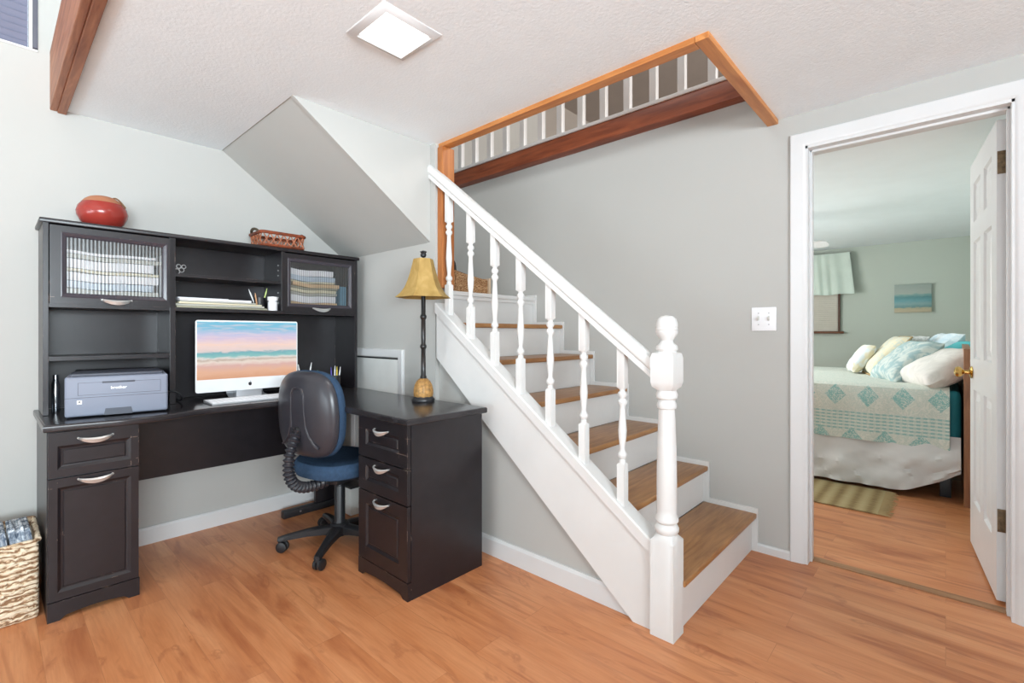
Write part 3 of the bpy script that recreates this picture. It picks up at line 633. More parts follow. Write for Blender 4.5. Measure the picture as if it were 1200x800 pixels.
for s in (-1, 1):
    b = nb(); tube(b, bez([(-.05, s*(hw+.008), hh), (-.05, s*(hw+.026), hh+.03), (.05, s*(hw+.026), hh+.03), (.05, s*(hw+.008), hh)]), .008, 8); obj('end_handle', b, RAT if s > 0 else plain('dark_rattan', (74, 62, 46), .6), tb_, world=False)
# ------------------------------------------------------------------ printer
pr_ = thing('printer', 'grey laser printer on the left of the desk under the hutch shelf', 'printer', (-2.78, .402, .767), -.14)
# local frame: front faces +x
PW, PD, PH = .345, .36, .172
fx = .135
b = nb(); bx(b, fx-PD, fx, -PW/2, PW/2, .006, PH, .010, 3); obj('housing', b, PRN, pr_, world=False)
b = nb(); bx(b, fx-PD+.01, fx-.012, -PW/2+.018, PW/2-.02, PH, PH+.012, .004); obj('top_cover', b, PRND, pr_, world=False)
b = nb(); bx(b, fx-.012, fx+.0012, -PW/2+.001, PW/2-.001, .084, .0855); frame_ring(b, FR((fx, -PW/2+.042, .096), (0, 1, 0), (0, 0, 1)), PW-.07, .050, [(0, -.002), (0, .001), (.0012, .001), (.0012, -.002)]); obj('seam', b, PRND, pr_, world=False)
b = nb(); bx(b, fx-.004, fx+.0015, -.055, .055, .142, .150, .002); obj('finger_recess', b, PRND, pr_, world=False)
b = nb(); loft(b, [[(x, -.050, .006), (x, .048, .006), (x, .042, .034), (x, -.044, .034)] for x in (fx-.004, fx+.002)]); obj('paper_tray_grip', b, PRND, pr_, world=False)
b = nb(); bx(b, fx, fx+.0015, -PW/2+.038, -PW/2+.054, .058, .074, .0005); obj('power_button', b, WHPL, pr_, world=False)
b = nb(); bx(b, fx+.0015, fx+.002, -PW/2+.043, -PW/2+.049, .065, .071); obj('power_mark', b, BLK, pr_, world=False)
def text(name, body, size, loc, rot, mat, parent, ext=.0006):
    cu = bpy.data.curves.new('txt', 'FONT'); cu.body = body; cu.size = size; cu.extrude = ext; cu.offset = size*.02; cu.align_x = 'CENTER'; cu.align_y = 'CENTER'
    o = bpy.data.objects.new('txt', cu); C.objects.link(o); dg = bpy.context.evaluated_depsgraph_get()
    me = bpy.data.meshes.new_from_object(o.evaluated_get(dg)); bpy.data.objects.remove(o)
    b = nb(); b.from_mesh(me); bpy.data.meshes.remove(me); bmesh.ops.transform(b, matrix=Matrix.Translation(loc) @ rot, verts=b.verts)
    return obj(name, b, mat, parent, smooth=False, world=False)
RX = Matrix(((0, 0, 1, 0), (1, 0, 0, 0), (0, 1, 0, 0), (0, 0, 0, 1)))      # text facing +x, reading along +y
text('lettering', 'brother', .017, (fx+.001, .0, .121), RX, WHPL, pr_)
b = nb(); tube(b, bez([(-2.83, .585, .825), (-2.81, .62, .86), (-2.80, .665, .81), (-2.82, .665, .772), (-3.0, .672, .772)]), .004, 8)
single('power_cord', b, BLK, 'black cord looping at the right of the printer', 'cord', (-2.9, .62, .767))
# ------------------------------------------------------------------ all-in-one computer and keyboard
SCR = NT('beach_sunset_screen'); o3 = SCR.xyz(); nz1 = SCR.noise((1, 5, 14), 2.2, 5, .8); nz2 = SCR.noise((1, 3, 30), 3, 4, .6)
t_ = SCR.math('ADD', SCR.math('DIVIDE', SCR.math('SUBTRACT', o3[2], .11), .305), SCR.math('MULTIPLY', SCR.math('SUBTRACT', nz1, .5), .13))
sky = SCR.ramp(t_, [(.0, (226, 168, 134)), (.12, (236, 186, 156)), (.22, (226, 184, 176)), (.29, (240, 226, 214)), (.33, (204, 186, 172)), (.36, (232, 226, 220)), (.39, (142, 200, 198)), (.45, (124, 184, 192)), (.48, (232, 214, 212)), (.60, (252, 220, 206)), (.70, (226, 206, 226)), (.78, (206, 206, 234)), (.88, (140, 200, 228)), (1.0, (120, 200, 228))])
sky = SCR.mix(SCR.math('MULTIPLY', SCR.ramp(nz2, [(.48, (0, 0, 0)), (.66, (255, 255, 255))]), SCR.math('MULTIPLY', SCR.math('GREATER_THAN', t_, .5), .5)), sky, (244, 222, 226))
SCR.col((0, 0, 0)); SCR.l(sky, SCR.b.inputs['Emission Color']); SCR.b.inputs['Emission Strength'].default_value = .95; SCR = SCR.done(.3)
im = thing('computer', 'silver all-in-one computer showing a beach sunset on the desk', 'computer', (-2.92, .993, .767))
# local: front face at x = +.03
SW, S0, S1 = .528, .040, .424
b = nb(); t = nb()
outl = []
for cx, cz, a0 in ((SW/2-.012, S1-.012, 0), (-SW/2+.012, S1-.012, PI/2), (-SW/2+.012, S0+.012, PI), (SW/2-.012, S0+.012, 1.5*PI)):
    for k in range(6): outl.append((cx+.012*math.cos(a0+k*PI/10), cz+.012*math.sin(a0+k*PI/10)))
loft(b, [[(x, u*s_, (S0+S1)/2+(v-(S0+S1)/2)*s_) for u, v in outl] for x, s_ in ((.030, 1), (.024, 1.0), (.015, .97), (-.002, .70), (-.006, .2))])
obj('housing', b, plain('white_bezel', (236, 238, 240), .25), im, world=False)
b = nb(); bx(b, .0300, .0312, -SW/2+.006, SW/2-.006, .108, S1-.008); obj('screen', b, SCR, im, world=False)
b = nb()
rings = []
for i in range(13):
    t1 = i/12; x = -.005-.085*math.sin(t1*PI*.5)*1.0 if i < 0 else None
pth = [(-.004, .16), (-.03, .13), (-.055, .09), (-.06, .05), (-.05, .02), (-.02, .006), (.03, .004), (.075, .004)]
loft(b, [[(x, -.095, z), (x, .095, z), (x+.003, .095, z-.003 if z > .02 else z-.004), (x+.003, -.095, z-.003 if z > .02 else z-.004)] for x, z in pth]); obj('stand', b, ALU, im, world=False)
b = nb(); bx(b, -.015, .018, -.066, .066, .004, .10, .001); obj('stand_front', b, ALU, im, world=False)
# small dark fruit-shaped mark on the chin
b = nb(); R_ = .0105; pts = []
for k in range(28):
    a = 2*PI*k/28; r = R_*(1-.10*abs(math.cos(a))**6*(1 if math.sin(a) else 1)); u = r*math.cos(a)*.92; v = r*math.sin(a)*(.96 if math.sin(a) > 0 else 1)
    if math.sin(a) > .8: v -= .0018*(math.sin(a)-.8)/.2
    if (u-.0125)**2+(v-.001)**2 < .0052**2: u = .0125-math.sqrt(max(0, .0052**2-(v-.001)**2))
    pts.append((u, v))
vv = [b.verts.new((.0306, u, .073+v)) for u, v in pts]; b.faces.new(vv)
lf = [b.verts.new((.0306, u, .073+v)) for u, v in ((0, .0105), (.001, .0145), (.0045, .0165), (.0035, .0125))]; b.faces.new(lf)
g = bmesh.ops.extrude_face_region(b, geom=b.faces[:]); bmesh.ops.translate(b, vec=(.0006, 0, 0), verts=[v for v in g['geom'] if isinstance(v, bmesh.types.BMVert)])
bmesh.ops.triangulate(b, faces=[f for f in b.faces if len(f.verts) > 4]); obj('logo', b, BLK, im, world=False)
kb = thing('keyboard', 'slim white keyboard lying in front of the computer', 'keyboard', (-2.73, .955, .767), .0)
b = nb(); loft(b, [[(.065, y, 0), (.065, y, .006), (-.075, y, .014), (-.075, y, 0)] for y in (-.212, .212)]); obj('keyboard_case', b, ALU, kb, world=False)
b = nb()
for r_ in range(5):
    for k in range(17):
        y0 = -.204+k*.0241; x0 = .052-r_*.0245; zt = .007+(.052-x0)/.13*.0075
        if r_ == 0 and 3 < k < 9: continue
        bx(b, x0-.020, x0, y0, y0+.021, zt-.001, zt+.0018)
    if r_ == 0: bx(b, .032, .052, -.204+4*.0241, -.204+9*.0241-.003, .006, .0088)
obj('keys', b, WHPL, kb, world=False)
# ------------------------------------------------------------------ table lamp
lp = thing('table_lamp', 'tall table lamp with a gold bell shade and bamboo-style black stem', 'lamp', (-2.022, 1.535, .767))
GOLD = NT('gold_fabric_shade'); f_ = GOLD.noise((1, 1, .6), 26, 5, .5); GOLD.col(GOLD.ramp(f_, [(.3, (152, 122, 66)), (.55, (168, 138, 80)), (.75, (180, 150, 94))])); GOLD = GOLD.done(.7, 0, .3)
b = nb(); lathe(b, [(0, 0), (.058, 0), (.060, .006), (.058, .014), (.052, .018), (.049, .026), (0, .026)], n=32); obj('lamp_foot', b, BLK, lp, world=False)
b = nb(); rr = []
for r, z in [(.047, .024), (.050, .040), (.0495, .060), (.044, .085), (.034, .105), (.020, .118), (.012, .120)]:
    rr.append([(r*(1+.05*abs(math.cos(a*5)))*math.cos(a), r*(1+.05*abs(math.cos(a*5)))*math.sin(a), z) for a in [2*PI*i/60 for i in range(60)]])
loft(b, rr); obj('carved_dome', b, plain('gold_carved_resin', (198, 148, 84), .45, .2, var=.35, sc=70, bump=.6, bsc=150), lp, world=False)
b = nb(); pr2 = [(0, .112), (.018, .112), (.016, .130), (.013, .135)]
for zc in (.285, .44):
    pr2 += [(.0125, zc-.10), (.0115, zc-.014), (.0165, zc-.006), (.0175, zc), (.0165, zc+.006), (.0115, zc+.014)]
pr2 += [(.0115, .56), (0, .56)]; pr2 = sorted(pr2[1:-1], key=lambda q: q[1]); lathe(b, [(0, .112)]+pr2+[(0, .56)], n=20); obj('stem', b, plain('black_bamboo_stem', (30, 28, 28), .3), lp, world=False)
b = nb(); SH = [(.146, .540), (.120, .562), (.098, .592), (.082, .630), (.070, .668), (.060, .705), (.053, .735), (.051, .742)]
def hexr(r, z, off=0): 
    n = 6; out = []
    for i in range(n):
        a0 = 2*PI*i/n+.05; a1 = 2*PI*(i+1)/n+.05
        for k in range(4):
            t = k/4; x = math.cos(a0)*(1-t)+math.cos(a1)*t; y = math.sin(a0)*(1-t)+math.sin(a1)*t
            s = 1+ .04*(1/math.hypot(x, y)-1); out.append((x*s*r, y*s*r, z))
    return out
loft(b, [hexr(r, z) for r, z in SH]+[hexr(r-.003, z) for r, z in SH[::-1]], cap=False); obj('lamp_shade', b, GOLD, lp, world=False)
b = nb(); lathe(b, [(0, .735), (.010, .735), (.006, .744), (.006, .750), (.014, .756), (.016, .766), (.010, .776), (.013, .780), (.006, .786), (0, .787)], n=16)
for k in range(6): a = k*PI/3; tube(b, [(0, 0, .765), (.016*math.cos(a), .016*math.sin(a), .782)], [.006, .003], 6)
tube(b, [(0, 0, .55), (0, 0, .74)], .004, 6); 
for k in range(3): a = k*2*PI/3; tube(b, [(0, 0, .735), (.05*math.cos(a), .05*math.sin(a), .738)], .002, 6)
obj('finial', b, BLK, lp, world=False)
# ------------------------------------------------------------------ office chair
ch = thing('office_chair', 'blue fabric office chair with a charcoal plastic back on castors', 'chair', (-2.385, 1.262, 0), math.radians(13))
def sup(w, h, n=48, e=3.3, topn=1.0):
    out = []
    for i in range(n):
        a = 2*PI*i/n; c, s = math.cos(a), math.sin(a)
        u = abs(c)**(2/e)*(1 if c > 0 else -1); v = abs(s)**(2/e)*(1 if s > 0 else -1)
        k = 1-.07*max(0, v)*1.0-.05*max(0, -v)
        out.append((u*w*k, v*h))
    return out
BZ, BYc = .722, -.215
def back_ring(s, dy, w=.215, h=.212):
    r = []
    for u, v in sup(w, h):
        u *= s; v *= s; y = BYc+dy+.42*u*u+.10*(v-.02)**2 - .03*v
        r.append((u, y, BZ+v))
    return r
b = nb(); loft(b, [back_ring(s, d) for s, d in ((.05, -.044), (.3, -.044), (.6, -.040), (.82, -.032), (.93, -.022), (.985, -.008), (1.0, .006), (.985, .012), (.9, .014), (.3, .014))]); obj('back_shell', b, SHELL, ch, world=False)
b = nb(); loft(b, [back_ring(s, d) for s, d in ((.3, .012), (.9, .012), (.985, .012), (1.01, .022), (1.015, .036), (.98, .054), (.85, .070), (.4, .076), (.05, .076))]); obj('backrest', b, BLUE, ch, world=False)
b = nb(); 
def backy(u, v, dy): return BYc+dy+.42*u*u+.10*(v-.02)**2-.03*v
gp = [(-.045, -.06), (-.048, .03), (-.045, .10), (-.03, .128), (0, .135), (.03, .128), (.045, .10), (.048, .02), (.055, -.05), (.075, -.10), (.11, -.14), (.14, -.155)]
gp2 = []
for i in range(len(gp)-1):
    for k in range(4): t = k/4; gp2.append((gp[i][0]*(1-t)+gp[i+1][0]*t, gp[i][1]*(1-t)+gp[i+1][1]*t))
tube(b, [(u, backy(u, v, -.040), BZ+v) for u, v in gp2], .006, 8, True)
tube(b, [(-u, backy(u, v, -.040), BZ+v) for u, v in gp2[28:]], .006, 8, True)
obj('moulded_ridge', b, SHELL, ch, world=False)
b = nb(); t = nb(); lathe(t, [(0, 0), (.022, 0), (.022, .012), (.018, .022), (0, .024)], n=18); join(b, t, Matrix.Translation((0, backy(0, -.07, -.038), BZ-.075)) @ Matrix.Rotation(PI/2, 4, 'X'))
t = nb(); lathe(t, [(0, 0), (.010, 0), (.009, .004), (0, .004)], n=12); join(b, t, Matrix.Translation((0, backy(0, -.07, -.062), BZ-.075)) @ Matrix.Rotation(PI/2, 4, 'X')); obj('height_knob', b, BLK, ch, world=False)
b = nb(); path = bez([(0, -.255, .645), (0, -.300, .56), (0, -.345, .44), (0, -.30, .335), (0, -.20, .352), (0, -.06, .360)], 110)
rad = [.023+.0055*math.cos(i*2*PI/5) for i in range(111)]; tube(b, path, rad, 16); obj('spine_bellows', b, plain('ribbed_rubber', (44, 44, 50), .4), ch, world=False)
b = nb(); rr = []
def seatr(s, z): 
    return [(u*s*.235, .02+v*s*.225, z-(.035*max(0, v*s-.55)**1.5 if True else 0)+.012*abs(u*s)**3) for u, v in sup(1, 1, 40, 2.6)]
loft(b, [seatr(s, z) for s, z in ((.3, .385), (.85, .388), (.95, .398), (1.0, .425), (.985, .450), (.93, .466), (.75, .472), (.4, .468), (.05, .466))]); obj('seat', b, BLUE, ch, world=False)
b = nb(); bx(b, -.085, .085, -.09, .10, .345, .386, .012); tube(b, [(.05, .0, .362), (.20, .02, .365), (.24, .02, .365)], [.006, .006, .010], 8); bx(b, -.03, .03, -.10, .0, .345, .372, .006); obj('tilt_mechanism', b, BLK, ch, world=False)
b = nb(); tube(b, [(0, 0, .30), (0, 0, .36)], .011, 14); obj('gas_lift', b, STEEL, ch, world=False)
b = nb(); lathe(b, [(0, .085), (.030, .085), (.030, .12), (.027, .13), (.027, .312), (.024, .318), (0, .318)], n=24); obj('column_sleeve', b, BLK, ch, world=False)
b = nb(); lathe(b, [(0, .055), (.040, .055), (.050, .070), (.050, .110), (.040, .120), (0, .120)], n=24); obj('base_hub', b, BLK, ch, world=False)
for k in range(5):
    a = math.radians(-115+72*k-18); d = Vector((math.cos(a), math.sin(a), 0)); s = Vector((-d.y, d.x, 0))
    b = nb(); rings = []
    for r, w_, zt, zb in ((.035, .030, .112, .062), (.08, .026, .110, .068), (.16, .021, .100, .068), (.25, .018, .085, .060), (.282, .018, .078, .056), (.300, .014, .074, .058)):
        c = d*r; rings.append([c+s*w_*x+Vector((0, 0, zz_)) for x, zz_ in ((-1, zb), (-1, zt-.008), (-.6, zt), (.6, zt), (1, zt-.008), (1, zb))])
    loft(b, rings); lg = obj('leg', b, BLK, ch, world=False)
    b = nb(); c = d*.288; cdir = a+random.uniform(-1, 1) if k > 1 else a+1.2
    w_ = Vector((math.cos(cdir), math.sin(cdir), 0)); q = w_.to_track_quat('Z', 'Y').to_matrix().to_4x4(); off = Vector((-w_.y, w_.x, 0))*.012
    for sgn in (-1, 1):
        t = nb(); lathe(t, [(0, 0), (.020, 0), (.0265, .003), (.0270, .008), (.0265, .015), (.018, .019), (0, .019)], n=24)
        join(b, t, Matrix.Translation(c+off+w_*(.004 if sgn > 0 else -.004)+Vector((0, 0, .0272))) @ q @ (Matrix.Identity(4) if sgn > 0 else Matrix.Rotation(PI, 4, 'X')))
    t = nb(); lathe(t, [(0, 0), (.010, 0), (.010, .03), (0, .03)], n=12); join(b, t, Matrix.Translation(c+Vector((0, 0, .042))))
    obj('castor', b, BLK, lg, world=False)
# ------------------------------------------------------------------ things on the floor by the desk
bk = thing('seagrass_basket', 'pale woven seagrass basket on the floor left of the desk', 'basket', (-2.82, -.04, 0))
SG = NT('pale_seagrass_weave'); o3 = SG.xyz()
nzz = SG.noise((3, 3, 10), 6, 4, 1.2)
wv = SG.math('SINE', SG.math('ADD', SG.math('MULTIPLY', o3[2], 300), SG.math('MULTIPLY', SG.noise((14, 14, 22), 1.6, 3, 1.0), 14)))
hh_ = SG.math('ADD', SG.math('MULTIPLY', wv, .5), nzz); SG.col(SG.ramp(hh_, [(.08, (140, 106, 76)), (.32, (214, 188, 154)), (.9, (236, 220, 194))])); SG.bump(hh_, .9, .006); SG = SG.done(.8)
b = nb(); bw = [(-3.0, -.25), (-2.645, -.25), (-2.645, .138), (-3.0, .138)]
t = nb(); bx(t, -3.0, -2.645, -.25, .138, 0, .30, .018, 3); 
for v in t.verts: v.co.x += .006*math.sin(v.co.z*9); 
tops = [f for f in t.faces if f.calc_center_median().z > .299 and abs(f.normal.z) > .9]; 
r = bmesh.ops.inset_region(t, faces=tops, thickness=.014); bmesh.ops.translate(t, vec=(0, 0, -.12), verts=list({v for f in tops for v in f.verts}))
join(b, t); obj('basket_body', b, SG, bk)
b = nb(); tube(b, [(-2.647, -.24, .302), (-2.643, .0, .300), (-2.650, .128, .304), (-2.66, .136, .306), (-2.99, .136, .304), (-2.998, .12, .303), (-2.998, -.24, .302)], .010, 8); obj('rolled_rim', b, SG, bk)
YM = NT('blue_grey_yarn'); f_ = YM.noise((1, 1, .3), 60, 4, 1); YM.col(YM.ramp(f_, [(.35, (70, 84, 104)), (.5, (150, 160, 172)), (.65, (226, 230, 234))])); YM = YM.done(.8)
for k, (y0, w_, lab) in enumerate([(.085, .060, 'rightmost'), (.015, .062, 'beside the rightmost'), (-.055, .06, 'leftmost in view')]):
    b = nb()
    for j in range(7):
        yy = y0+(j-3)*w_/7; tube(b, [(-2.70+.006*math.sin(j*3), yy, .185), (-2.69, yy+.006, .30), (-2.72, yy, .340+.006*math.sin(j*2)), (-2.86, yy-.004, .345), (-2.95, yy, .30), (-2.96, yy, .19)], .0062, 8)
    single('rag_roll', b, YM, 'blue and white rolled textile in the seagrass basket, '+lab, 'textile', (-2.83, y0, .185), 'rolled textiles in the seagrass basket')
bn = thing('storage_box', 'small white box with a dark lid on the floor under the desk', 'box', (-2.78, 1.56, 0))
b = nb(); bx(b, -2.86, -2.70, 1.50, 1.66, 0, .165, .004); obj('box_body', b, plain('white_box', (222, 222, 218), .5), bn)
b = nb(); bx(b, -2.865, -2.695, 1.495, 1.665, .165, .178, .003); obj('lid', b, BLK, bn)
# ------------------------------------------------------------------ bedroom
BYF = 7.26; BXR = .34; BXL = -3.0
b = nb(); bx(b, BXL, BXR, BYF, BYF+.12, 0, CZ+.02)
structure('wall_bedroom_back', b, SAGE)
b = nb(); bx(b, BXR, BXR+.1, YD2, BYF, 0, CZ+.02); structure('wall_bedroom_right', b, SAGE)
b = nb(); bx(b, BXL-.1, BXL, YD2, 3.8, 0, CZ+.02); bx(b, BXL-.1, BXL, 5.6, BYF, 0, CZ+.02); bx(b, BXL-.1, BXL, 3.8, 5.6, 0, .8); bx(b, BXL-.1, BXL, 3.8, 5.6, 2.1, CZ+.02); structure('wall_bedroom_left', b, SAGE)
w = thing('window_6', None, None, (BXL-.05, 4.7, .8), 0, None, 'structure'); f = nb()
for a in (3.8, 4.67, 5.54): bx(f, BXL-.08, BXL-.02, a, a+.06, .8, 2.1, .004)
for a in (.8, 2.04): bx(f, BXL-.08, BXL-.02, 3.8, 5.6, a, a+.06, .004)
obj('window_frame', f, TRIM, w); g = nb(); bx(g, BXL-.055, BXL-.05, 3.8, 5.6, .8, 2.1); obj('pane', g, PANE, w)
b = nb(); bx(b, BXL, BXR, YD2, BYF, CZ, 2.33); structure('ceiling_bedroom', b, CEIL)
b = nb(); bx(b, -.9, BXR, BYF-.014, BYF, 0, .09); structure('baseboard_bedroom', b, TRIM)
w5 = thing('window_5', 'bedroom window with a closed cream blind and brown sill', None, (-1.4, BYF, 1.13), 0, None, 'structure')
b = nb()
for k in range(30): bxr(b, (-1.42, BYF-.028, 1.165+k*.027), (.82, .003, .026), Matrix.Rotation(.3, 3, 'X'))
obj('blind', b, plain('cream_blind_slats', (214, 210, 198), .6), w5, smooth=False)
b = nb(); bx(b, -1.9, -.945, BYF-.065, BYF, 1.120, 1.148, .004); obj('window_sill', b, plain('brown_stained_sill', (112, 70, 46), .5), w5)
b = nb(); bx(b, -1.005, -.985, BYF-.035, BYF, 1.148, 2.1, .003); obj('side_frame', b, plain('dark_brown_stained_frame', (96, 66, 50), .5), w5)
va = thing('window_valance', 'pale green gathered valance hanging over the bedroom window', 'curtain', (-1.35, BYF-.05, 1.6))
b = nb(); rr = []
for j in range(13):
    v = j/12; z = 2.13-.52*v; row = []
    for i in range(121):
        u = i/120; x = -1.95+u*1.07+(.0+.055*v*(u-.0)); row.append((x, BYF-.07-.022*v-(.004+.008*v)*math.sin(u*60+1.3*math.sin(u*17)), z+.006*math.sin(u*23)*v))
    rr.append(row)
loft(b, rr, close=False, cap=False); bmesh.ops.recalc_face_normals(b, faces=b.faces[:]); bmesh.ops.solidify(b, geom=b.faces[:], thickness=.003); obj('gathered_cloth', b, plain('pale_seafoam_cloth', (212, 226, 216), .85, var=.04), va)
b = nb(); tube(b, [(-1.97, BYF-.06, 2.125), (-.90, BYF-.06, 2.125), (-.885, BYF-.05, 2.125), (-.885, BYF-.002, 2.125)], .007, 8); obj('curtain_rod', b, STEEL, va)
PM = NT('seascape_painting'); o3 = PM.xyz(); nn_ = PM.noise((6, 1, 22), 3, 4, .5); tt = PM.math('ADD', PM.math('DIVIDE', PM.math('SUBTRACT', o3[2], 0), .325), PM.math('MULTIPLY', PM.math('SUBTRACT', nn_, .5), .16))
PM.col(PM.ramp(tt, [(0, (196, 186, 160)), (.14, (186, 178, 150)), (.20, (110, 150, 150)), (.30, (140, 172, 172)), (.42, (112, 164, 172)), (.55, (96, 146, 148)), (.62, (128, 166, 164)), (.68, (170, 180, 172)), (1, (158, 170, 164))])); PM = PM.done(.7)
pc = thing('canvas_painting', 'small blue and green seascape canvas on the bedroom wall', 'picture', (-.283, BYF-.03, 1.365))
b = nb(); bx(b, -.450, -.117, BYF-.030, BYF-.001, 1.367, 1.692, .003); obj('canvas', b, PM, pc)
fan = thing('ceiling_fan', 'white ceiling fan with one blade showing past the door frame', 'ceiling fan', (-1.50, 5.1, CZ-.30))
b = nb(); lathe(b, [(0, 0), (.07, 0), (.10, .03), (.10, .10), (.06, .13), (0, .13)], n=28); obj('motor', b, WHPL, fan, world=False)
b = nb(); tube(b, [(0, 0, .13), (0, 0, .30)], .014, 10); lathe(b, [(0, .26), (.03, .26), (.06, .30), (0, .30)], n=20); obj('down_rod', b, WHPL, fan, world=False)
for k in range(4):
    a = k*PI/2-.08; b = nb(); t = nb(); ol = [(.10, -.03), (.18, -.05), (.68, -.068), (.72, -.05), (.735, 0), (.72, .05), (.68, .068), (.18, .05), (.10, .03)]
    loft(t, [[(x, y, z) for x, y in ol] for z in (-.004, .004)]); join(b, t, Matrix.Rotation(a, 4, 'Z') @ Matrix.Translation((0, 0, .03)) @ Matrix.Rotation(-.28, 4, 'X')); obj('blade', b, WHPL, fan, world=False)
# bed
bed = thing('bed', 'wide bed with a teal fitted sheet, white skirt and wooden headboard', 'bed', (-.95, 5.2, 0))
b = nb(); bx(b, -1.95, .078, 4.34, 6.20, .40, .735, .05, 4); obj('mattress', b, plain('teal_sheet', (36, 140, 152), .7, var=.15), bed)
b = nb(); bx(b, -1.93, .07, 4.37, 6.18, .17, .40, .01); obj('box_spring', b, plain('cream_ticking', (206, 196, 176), .8), bed)
b = nb(); rr = []
for j in range(15):
    v = j/14; row = []
    for i in range(141):
        u = i/140; x = -1.97+u*2.045
        zb = .03+.17*max(0, (u-.82)/.18)**1.6
        z = .43*(1-v)+zb*v; bulge = .035*math.sin(v*PI*.6)
        row.append((x, 4.325-bulge-(.004+.010*v)*math.sin(u*46+2*math.sin(u*11))-.02*v*math.sin(u*7+v*3)-.045*v*(noise.noise(Vector((u*14, v*3.0, 1.3)))+.6*noise.noise(Vector((u*26+v*8, v*6.0, 4.3)))), z))
    rr.append(row)
loft(b, rr, close=False, cap=False); bmesh.ops.recalc_face_normals(b, faces=b.faces[:]); bmesh.ops.solidify(b, geom=b.faces[:], thickness=.003); obj('bed_skirt', b, plain('white_bed_skirt', (226, 224, 222), .85, bump=.3, bsc=14), bed)
b = nb(); prism(b, [(4.24, 0), (6.28, 0), (6.28, 1.02)]+[(6.28-k*2.04/16, 1.02+.03*math.sin(PI*k/16)) for k in range(1, 16)]+[(4.24, 1.02)], 'x', .088, .122); obj('headboard', b, wood('brown_headboard', (136, 86, 54), (176, 120, 80), (10, 10, 1.5), .4), bed)
for x_, y_ in ((-1.88, 4.44), (-1.88, 6.1), (.0, 4.44), (.0, 6.1)):
    b = nb(); bx(b, x_-.03, x_+.03, y_-.03, y_+.03, 0, .17, .004); obj('leg', b, BLK, bed)
BS = NT('seafoam_quilt'); o3 = BS.xyz(); X_, Z_ = o3[0], o3[2]
def fr(v, p, off=0.0): return BS.math('SUBTRACT', BS.math('FRACT', BS.math('ADD', BS.math('DIVIDE', v, p), off)), .5)
P_ = .197
def diamond(z0, off, hw_, hh2):
    dx = BS.math('DIVIDE', BS.math('MULTIPLY', BS.math('ABSOLUTE', fr(X_, P_, off)), P_), hw_); dz = BS.math('DIVIDE', BS.math('ABSOLUTE', BS.math('SUBTRACT', Z_, z0)), hh2)
    return BS.math('ADD', dx, dz)
s1 = diamond(.665, .62, .066, .078); s2 = diamond(.350, .12, .066, .078)
def inside(s): return BS.math('LESS_THAN', s, 1.0)
leaf_ = BS.ramp(BS.noise((1, 1, 1), 70, 3, 2), [(.50, (255, 255, 255)), (.56, (70, 70, 70))])
d_ = BS.math('MULTIPLY', BS.math('MAXIMUM', inside(s1), inside(s2)), leaf_)
band = BS.math('LESS_THAN', BS.math('ABSOLUTE', BS.math('SUBTRACT', Z_, .472)), .072); strp = BS.math('GREATER_THAN', BS.math('SINE', BS.math('MULTIPLY', Z_, 260)), .1)
dash = BS.math('GREATER_THAN', BS.math('SINE', BS.math('MULTIPLY', X_, 170)), -.3); bandm = BS.math('MULTIPLY', BS.math('MULTIPLY', band, strp), BS.math('ADD', BS.math('MULTIPLY', dash, .5), .4))
nq = BS.noise((1, 1, 1), 26, 4, 2); base_ = BS.ramp(nq, [(.40, (226, 228, 218)), (.50, (208, 218, 208)), (.60, (230, 232, 222))])
side = BS.math('LESS_THAN', Z_, .745)
c = BS.mix(BS.math('MULTIPLY', BS.math('MAXIMUM', d_, bandm), BS.math('MULTIPLY', side, .85)), base_, (130, 190, 186)); BS.col(c); BS.bump(nq, .2, .004); BS = BS.done(.85, 0, .2)
b = nb(); prof = [(4.300, .345)]+[(4.296+.004*math.sin(k), .40+k*.05) for k in range(6)]+[(4.300, .70), (4.312, .735), (4.345, .752), (4.40, .757), (4.9, .760), (5.6, .760), (6.14, .757), (6.22, .745), (6.245, .70), (6.25, .35)]
rr = []
for i in range(61):
    x = -1.99+i*(2.01/60); w_ = .006*math.sin(i*.9)+.004*math.sin(i*.37)
    rr.append([(x, y+(w_ if z < .7 and y < 5 else 0), z-(.004*(1-math.cos(i/60*PI*3))*.5 if z < .36 else 0)) for y, z in prof])
loft(b, rr, close=False, cap=False); bmesh.ops.recalc_face_normals(b, faces=b.faces[:]); bmesh.ops.solidify(b, geom=b.faces[:], thickness=.006)
single('bedspread', b, BS, 'pale seafoam bedspread with teal diamonds draped over the bed', 'bedspread', (0, 0, 0))
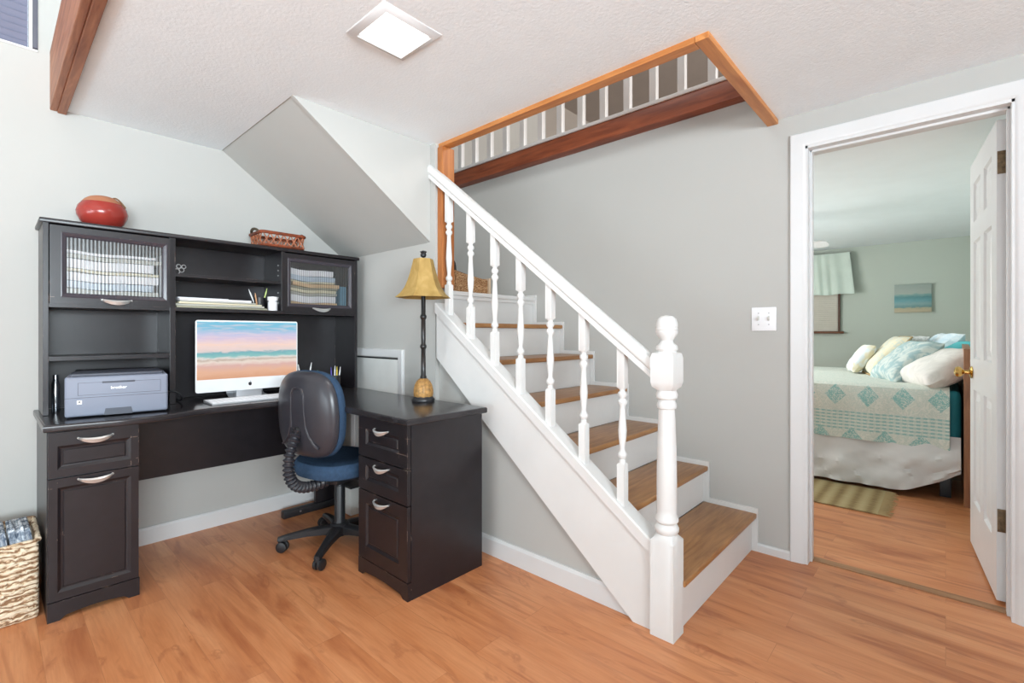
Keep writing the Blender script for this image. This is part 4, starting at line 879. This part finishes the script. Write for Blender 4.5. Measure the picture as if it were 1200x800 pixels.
def pillow(name, label, c, w_, h_, t_, psi, lam, mat, trim=None, grp='pillows on the bed'):
    b = nb(); N = 22; V = {}
    for s in (-1, 1):
        for i in range(N+1):
            for j in range(N+1):
                u = -1+2*i/N; v = -1+2*j/N; k = max(0, (1-u**4)*(1-v**4))**.45
                pin = 1-.07*(1-abs(u))*(abs(v))**3; pin2 = 1-.07*(1-abs(v))*(abs(u))**3
                wr = .010*noise.noise(Vector((u*2.2+c[0]*9, v*2.2+s, c[1]*5)))*k
                if (i in (0, N) or j in (0, N)) and s == 1: V[(s, i, j)] = V[(-1, i, j)]; continue
                V[(s, i, j)] = b.verts.new((u*w_/2*pin2, v*h_/2*pin, s*t_/2*k+wr))
    for s in (-1, 1):
        for i in range(N):
            for j in range(N):
                b.faces.new([V[(s, i, j)], V[(s, i+1, j)], V[(s, i+1, j+1)], V[(s, i, j+1)]])
    wd = Vector((math.cos(psi), math.sin(psi), 0)); nh = Vector((math.sin(psi), -math.cos(psi), 0)); n_ = nh*math.cos(lam)+Vector((0, 0, math.sin(lam))); up = n_.cross(wd)
    m = Matrix(((wd.x, up.x, n_.x, c[0]), (wd.y, up.y, n_.y, c[1]), (wd.z, up.z, n_.z, c[2]), (0, 0, 0, 1)))
    bmesh.ops.transform(b, matrix=m, verts=b.verts); zmin = min(v.co.z for v in b.verts)
    o = single(name, b, mat, label, 'pillow', (c[0], c[1], zmin), grp)
    if trim:
        tbm = nb(); t = nb(); pts = [(sx*w_/2, sy*h_/2, 0) for sx, sy in ((-1, -1), (1, -1), (1, 1), (-1, 1), (-1, -1))]; q = []
        for a, e in zip(pts, pts[1:]): q += [Vector(a).lerp(Vector(e), k/10) for k in range(10)]
        tube(t, q+[Vector(pts[0])], .007, 6); join(tbm, t, m); obj('piping', tbm, trim, o)
    return o
def pm(name, a, b_, sc=12, **k):
    m = NT(name); f_ = m.noise((1, 1, 1), sc, 4, 2.5); m.col(m.ramp(f_, [(.42, a), (.56, b_)])); m.bump(m.noise(sc=20), .2, .004); return m.done(.85, 0, .2)
TANP = plain('tan_piping', (176, 150, 104), .7)
# psi: direction of the pillow's width, lam: how far it leans back
pillow('pillow', 'small cream and white throw pillow nearest the foot of the bed', (-.570, 5.35, .893), .28, .29, .11, math.radians(-74), math.radians(33), pm('cream_blue_print', (226, 218, 190), (226, 234, 238), 5))
pillow('pillow', 'cream floral pillow with tan piping behind the small throw pillow', (-.385, 5.25, .930), .44, .42, .12, math.radians(-76), math.radians(40), pm('cream_floral', (226, 216, 186), (206, 210, 198), 16), TANP)
pillow('pillow', 'white printed pillow just behind the tan-piped pillow', (-.275, 5.27, .935), .42, .42, .12, math.radians(-76), math.radians(40), pm('white_print', (238, 238, 236), (206, 208, 206), 18))
pillow('pillow', 'large pale blue leaf-print pillow leaning in the middle of the pile', (-.235, 4.82, .900), .46, .42, .16, math.radians(-66), math.radians(46), pm('blue_leaf_print', (206, 214, 208), (160, 186, 188), 9))
pillow('pillow', 'white and light blue pillow standing behind the leaf-print pillow', (-.075, 5.20, .950), .50, .42, .14, math.radians(-76), math.radians(38), pm('white_blue_print', (232, 242, 246), (206, 226, 236), 5))
pillow('pillow', 'bright turquoise pillow at the headboard behind the white pillow', (.0, 4.98, .925), .50, .40, .15, math.radians(-80), math.radians(56), plain('turquoise_cotton', (96, 200, 206), .8))
pillow('pillow', 'crumpled white pillow lying against the headboard nearest the door', (-.030, 4.56, .874), .46, .42, .18, math.radians(-62), math.radians(60), pm('white_cotton_print', (236, 232, 226), (226, 222, 216), 8))
# rug
rg_ = thing('striped_rug', 'faded olive striped rug with a tasselled end beside the bed', 'rug', (-.9, 3.99, 0))
RG = NT('olive_striped_weave'); o3 = RG.xyz(); st_ = RG.math('SINE', RG.math('MULTIPLY', o3[0], 66)); n_ = RG.noise((1, 8, 1), 14, 4, .5)
RG.col(RG.ramp(RG.math('ADD', RG.math('MULTIPLY', st_, .16), RG.math('ADD', RG.math('MULTIPLY', n_, .4), .3)), [(.25, (128, 106, 72)), (.5, (170, 150, 110)), (.8, (190, 174, 136))])); RG.bump(n_, .6, .004); RG = RG.done(.95, 0, .1)
b = nb(); bx(b, -1.9, -.31, 3.70, 4.285, 0, .008, .002); obj('woven_field', b, RG, rg_)
b = nb()
for k in range(44):
    y = 3.705+k*.0133; tube(b, [(-.312, y, .005), (-.285, y+random.uniform(-.006, .006), .006), (-.245+random.uniform(-.015, .015), y+random.uniform(-.012, .012), .004)], [.0035, .004, .002], 5)
fr_ = obj('fringe', b, plain('tan_fringe', (180, 156, 112), .9), rg_)
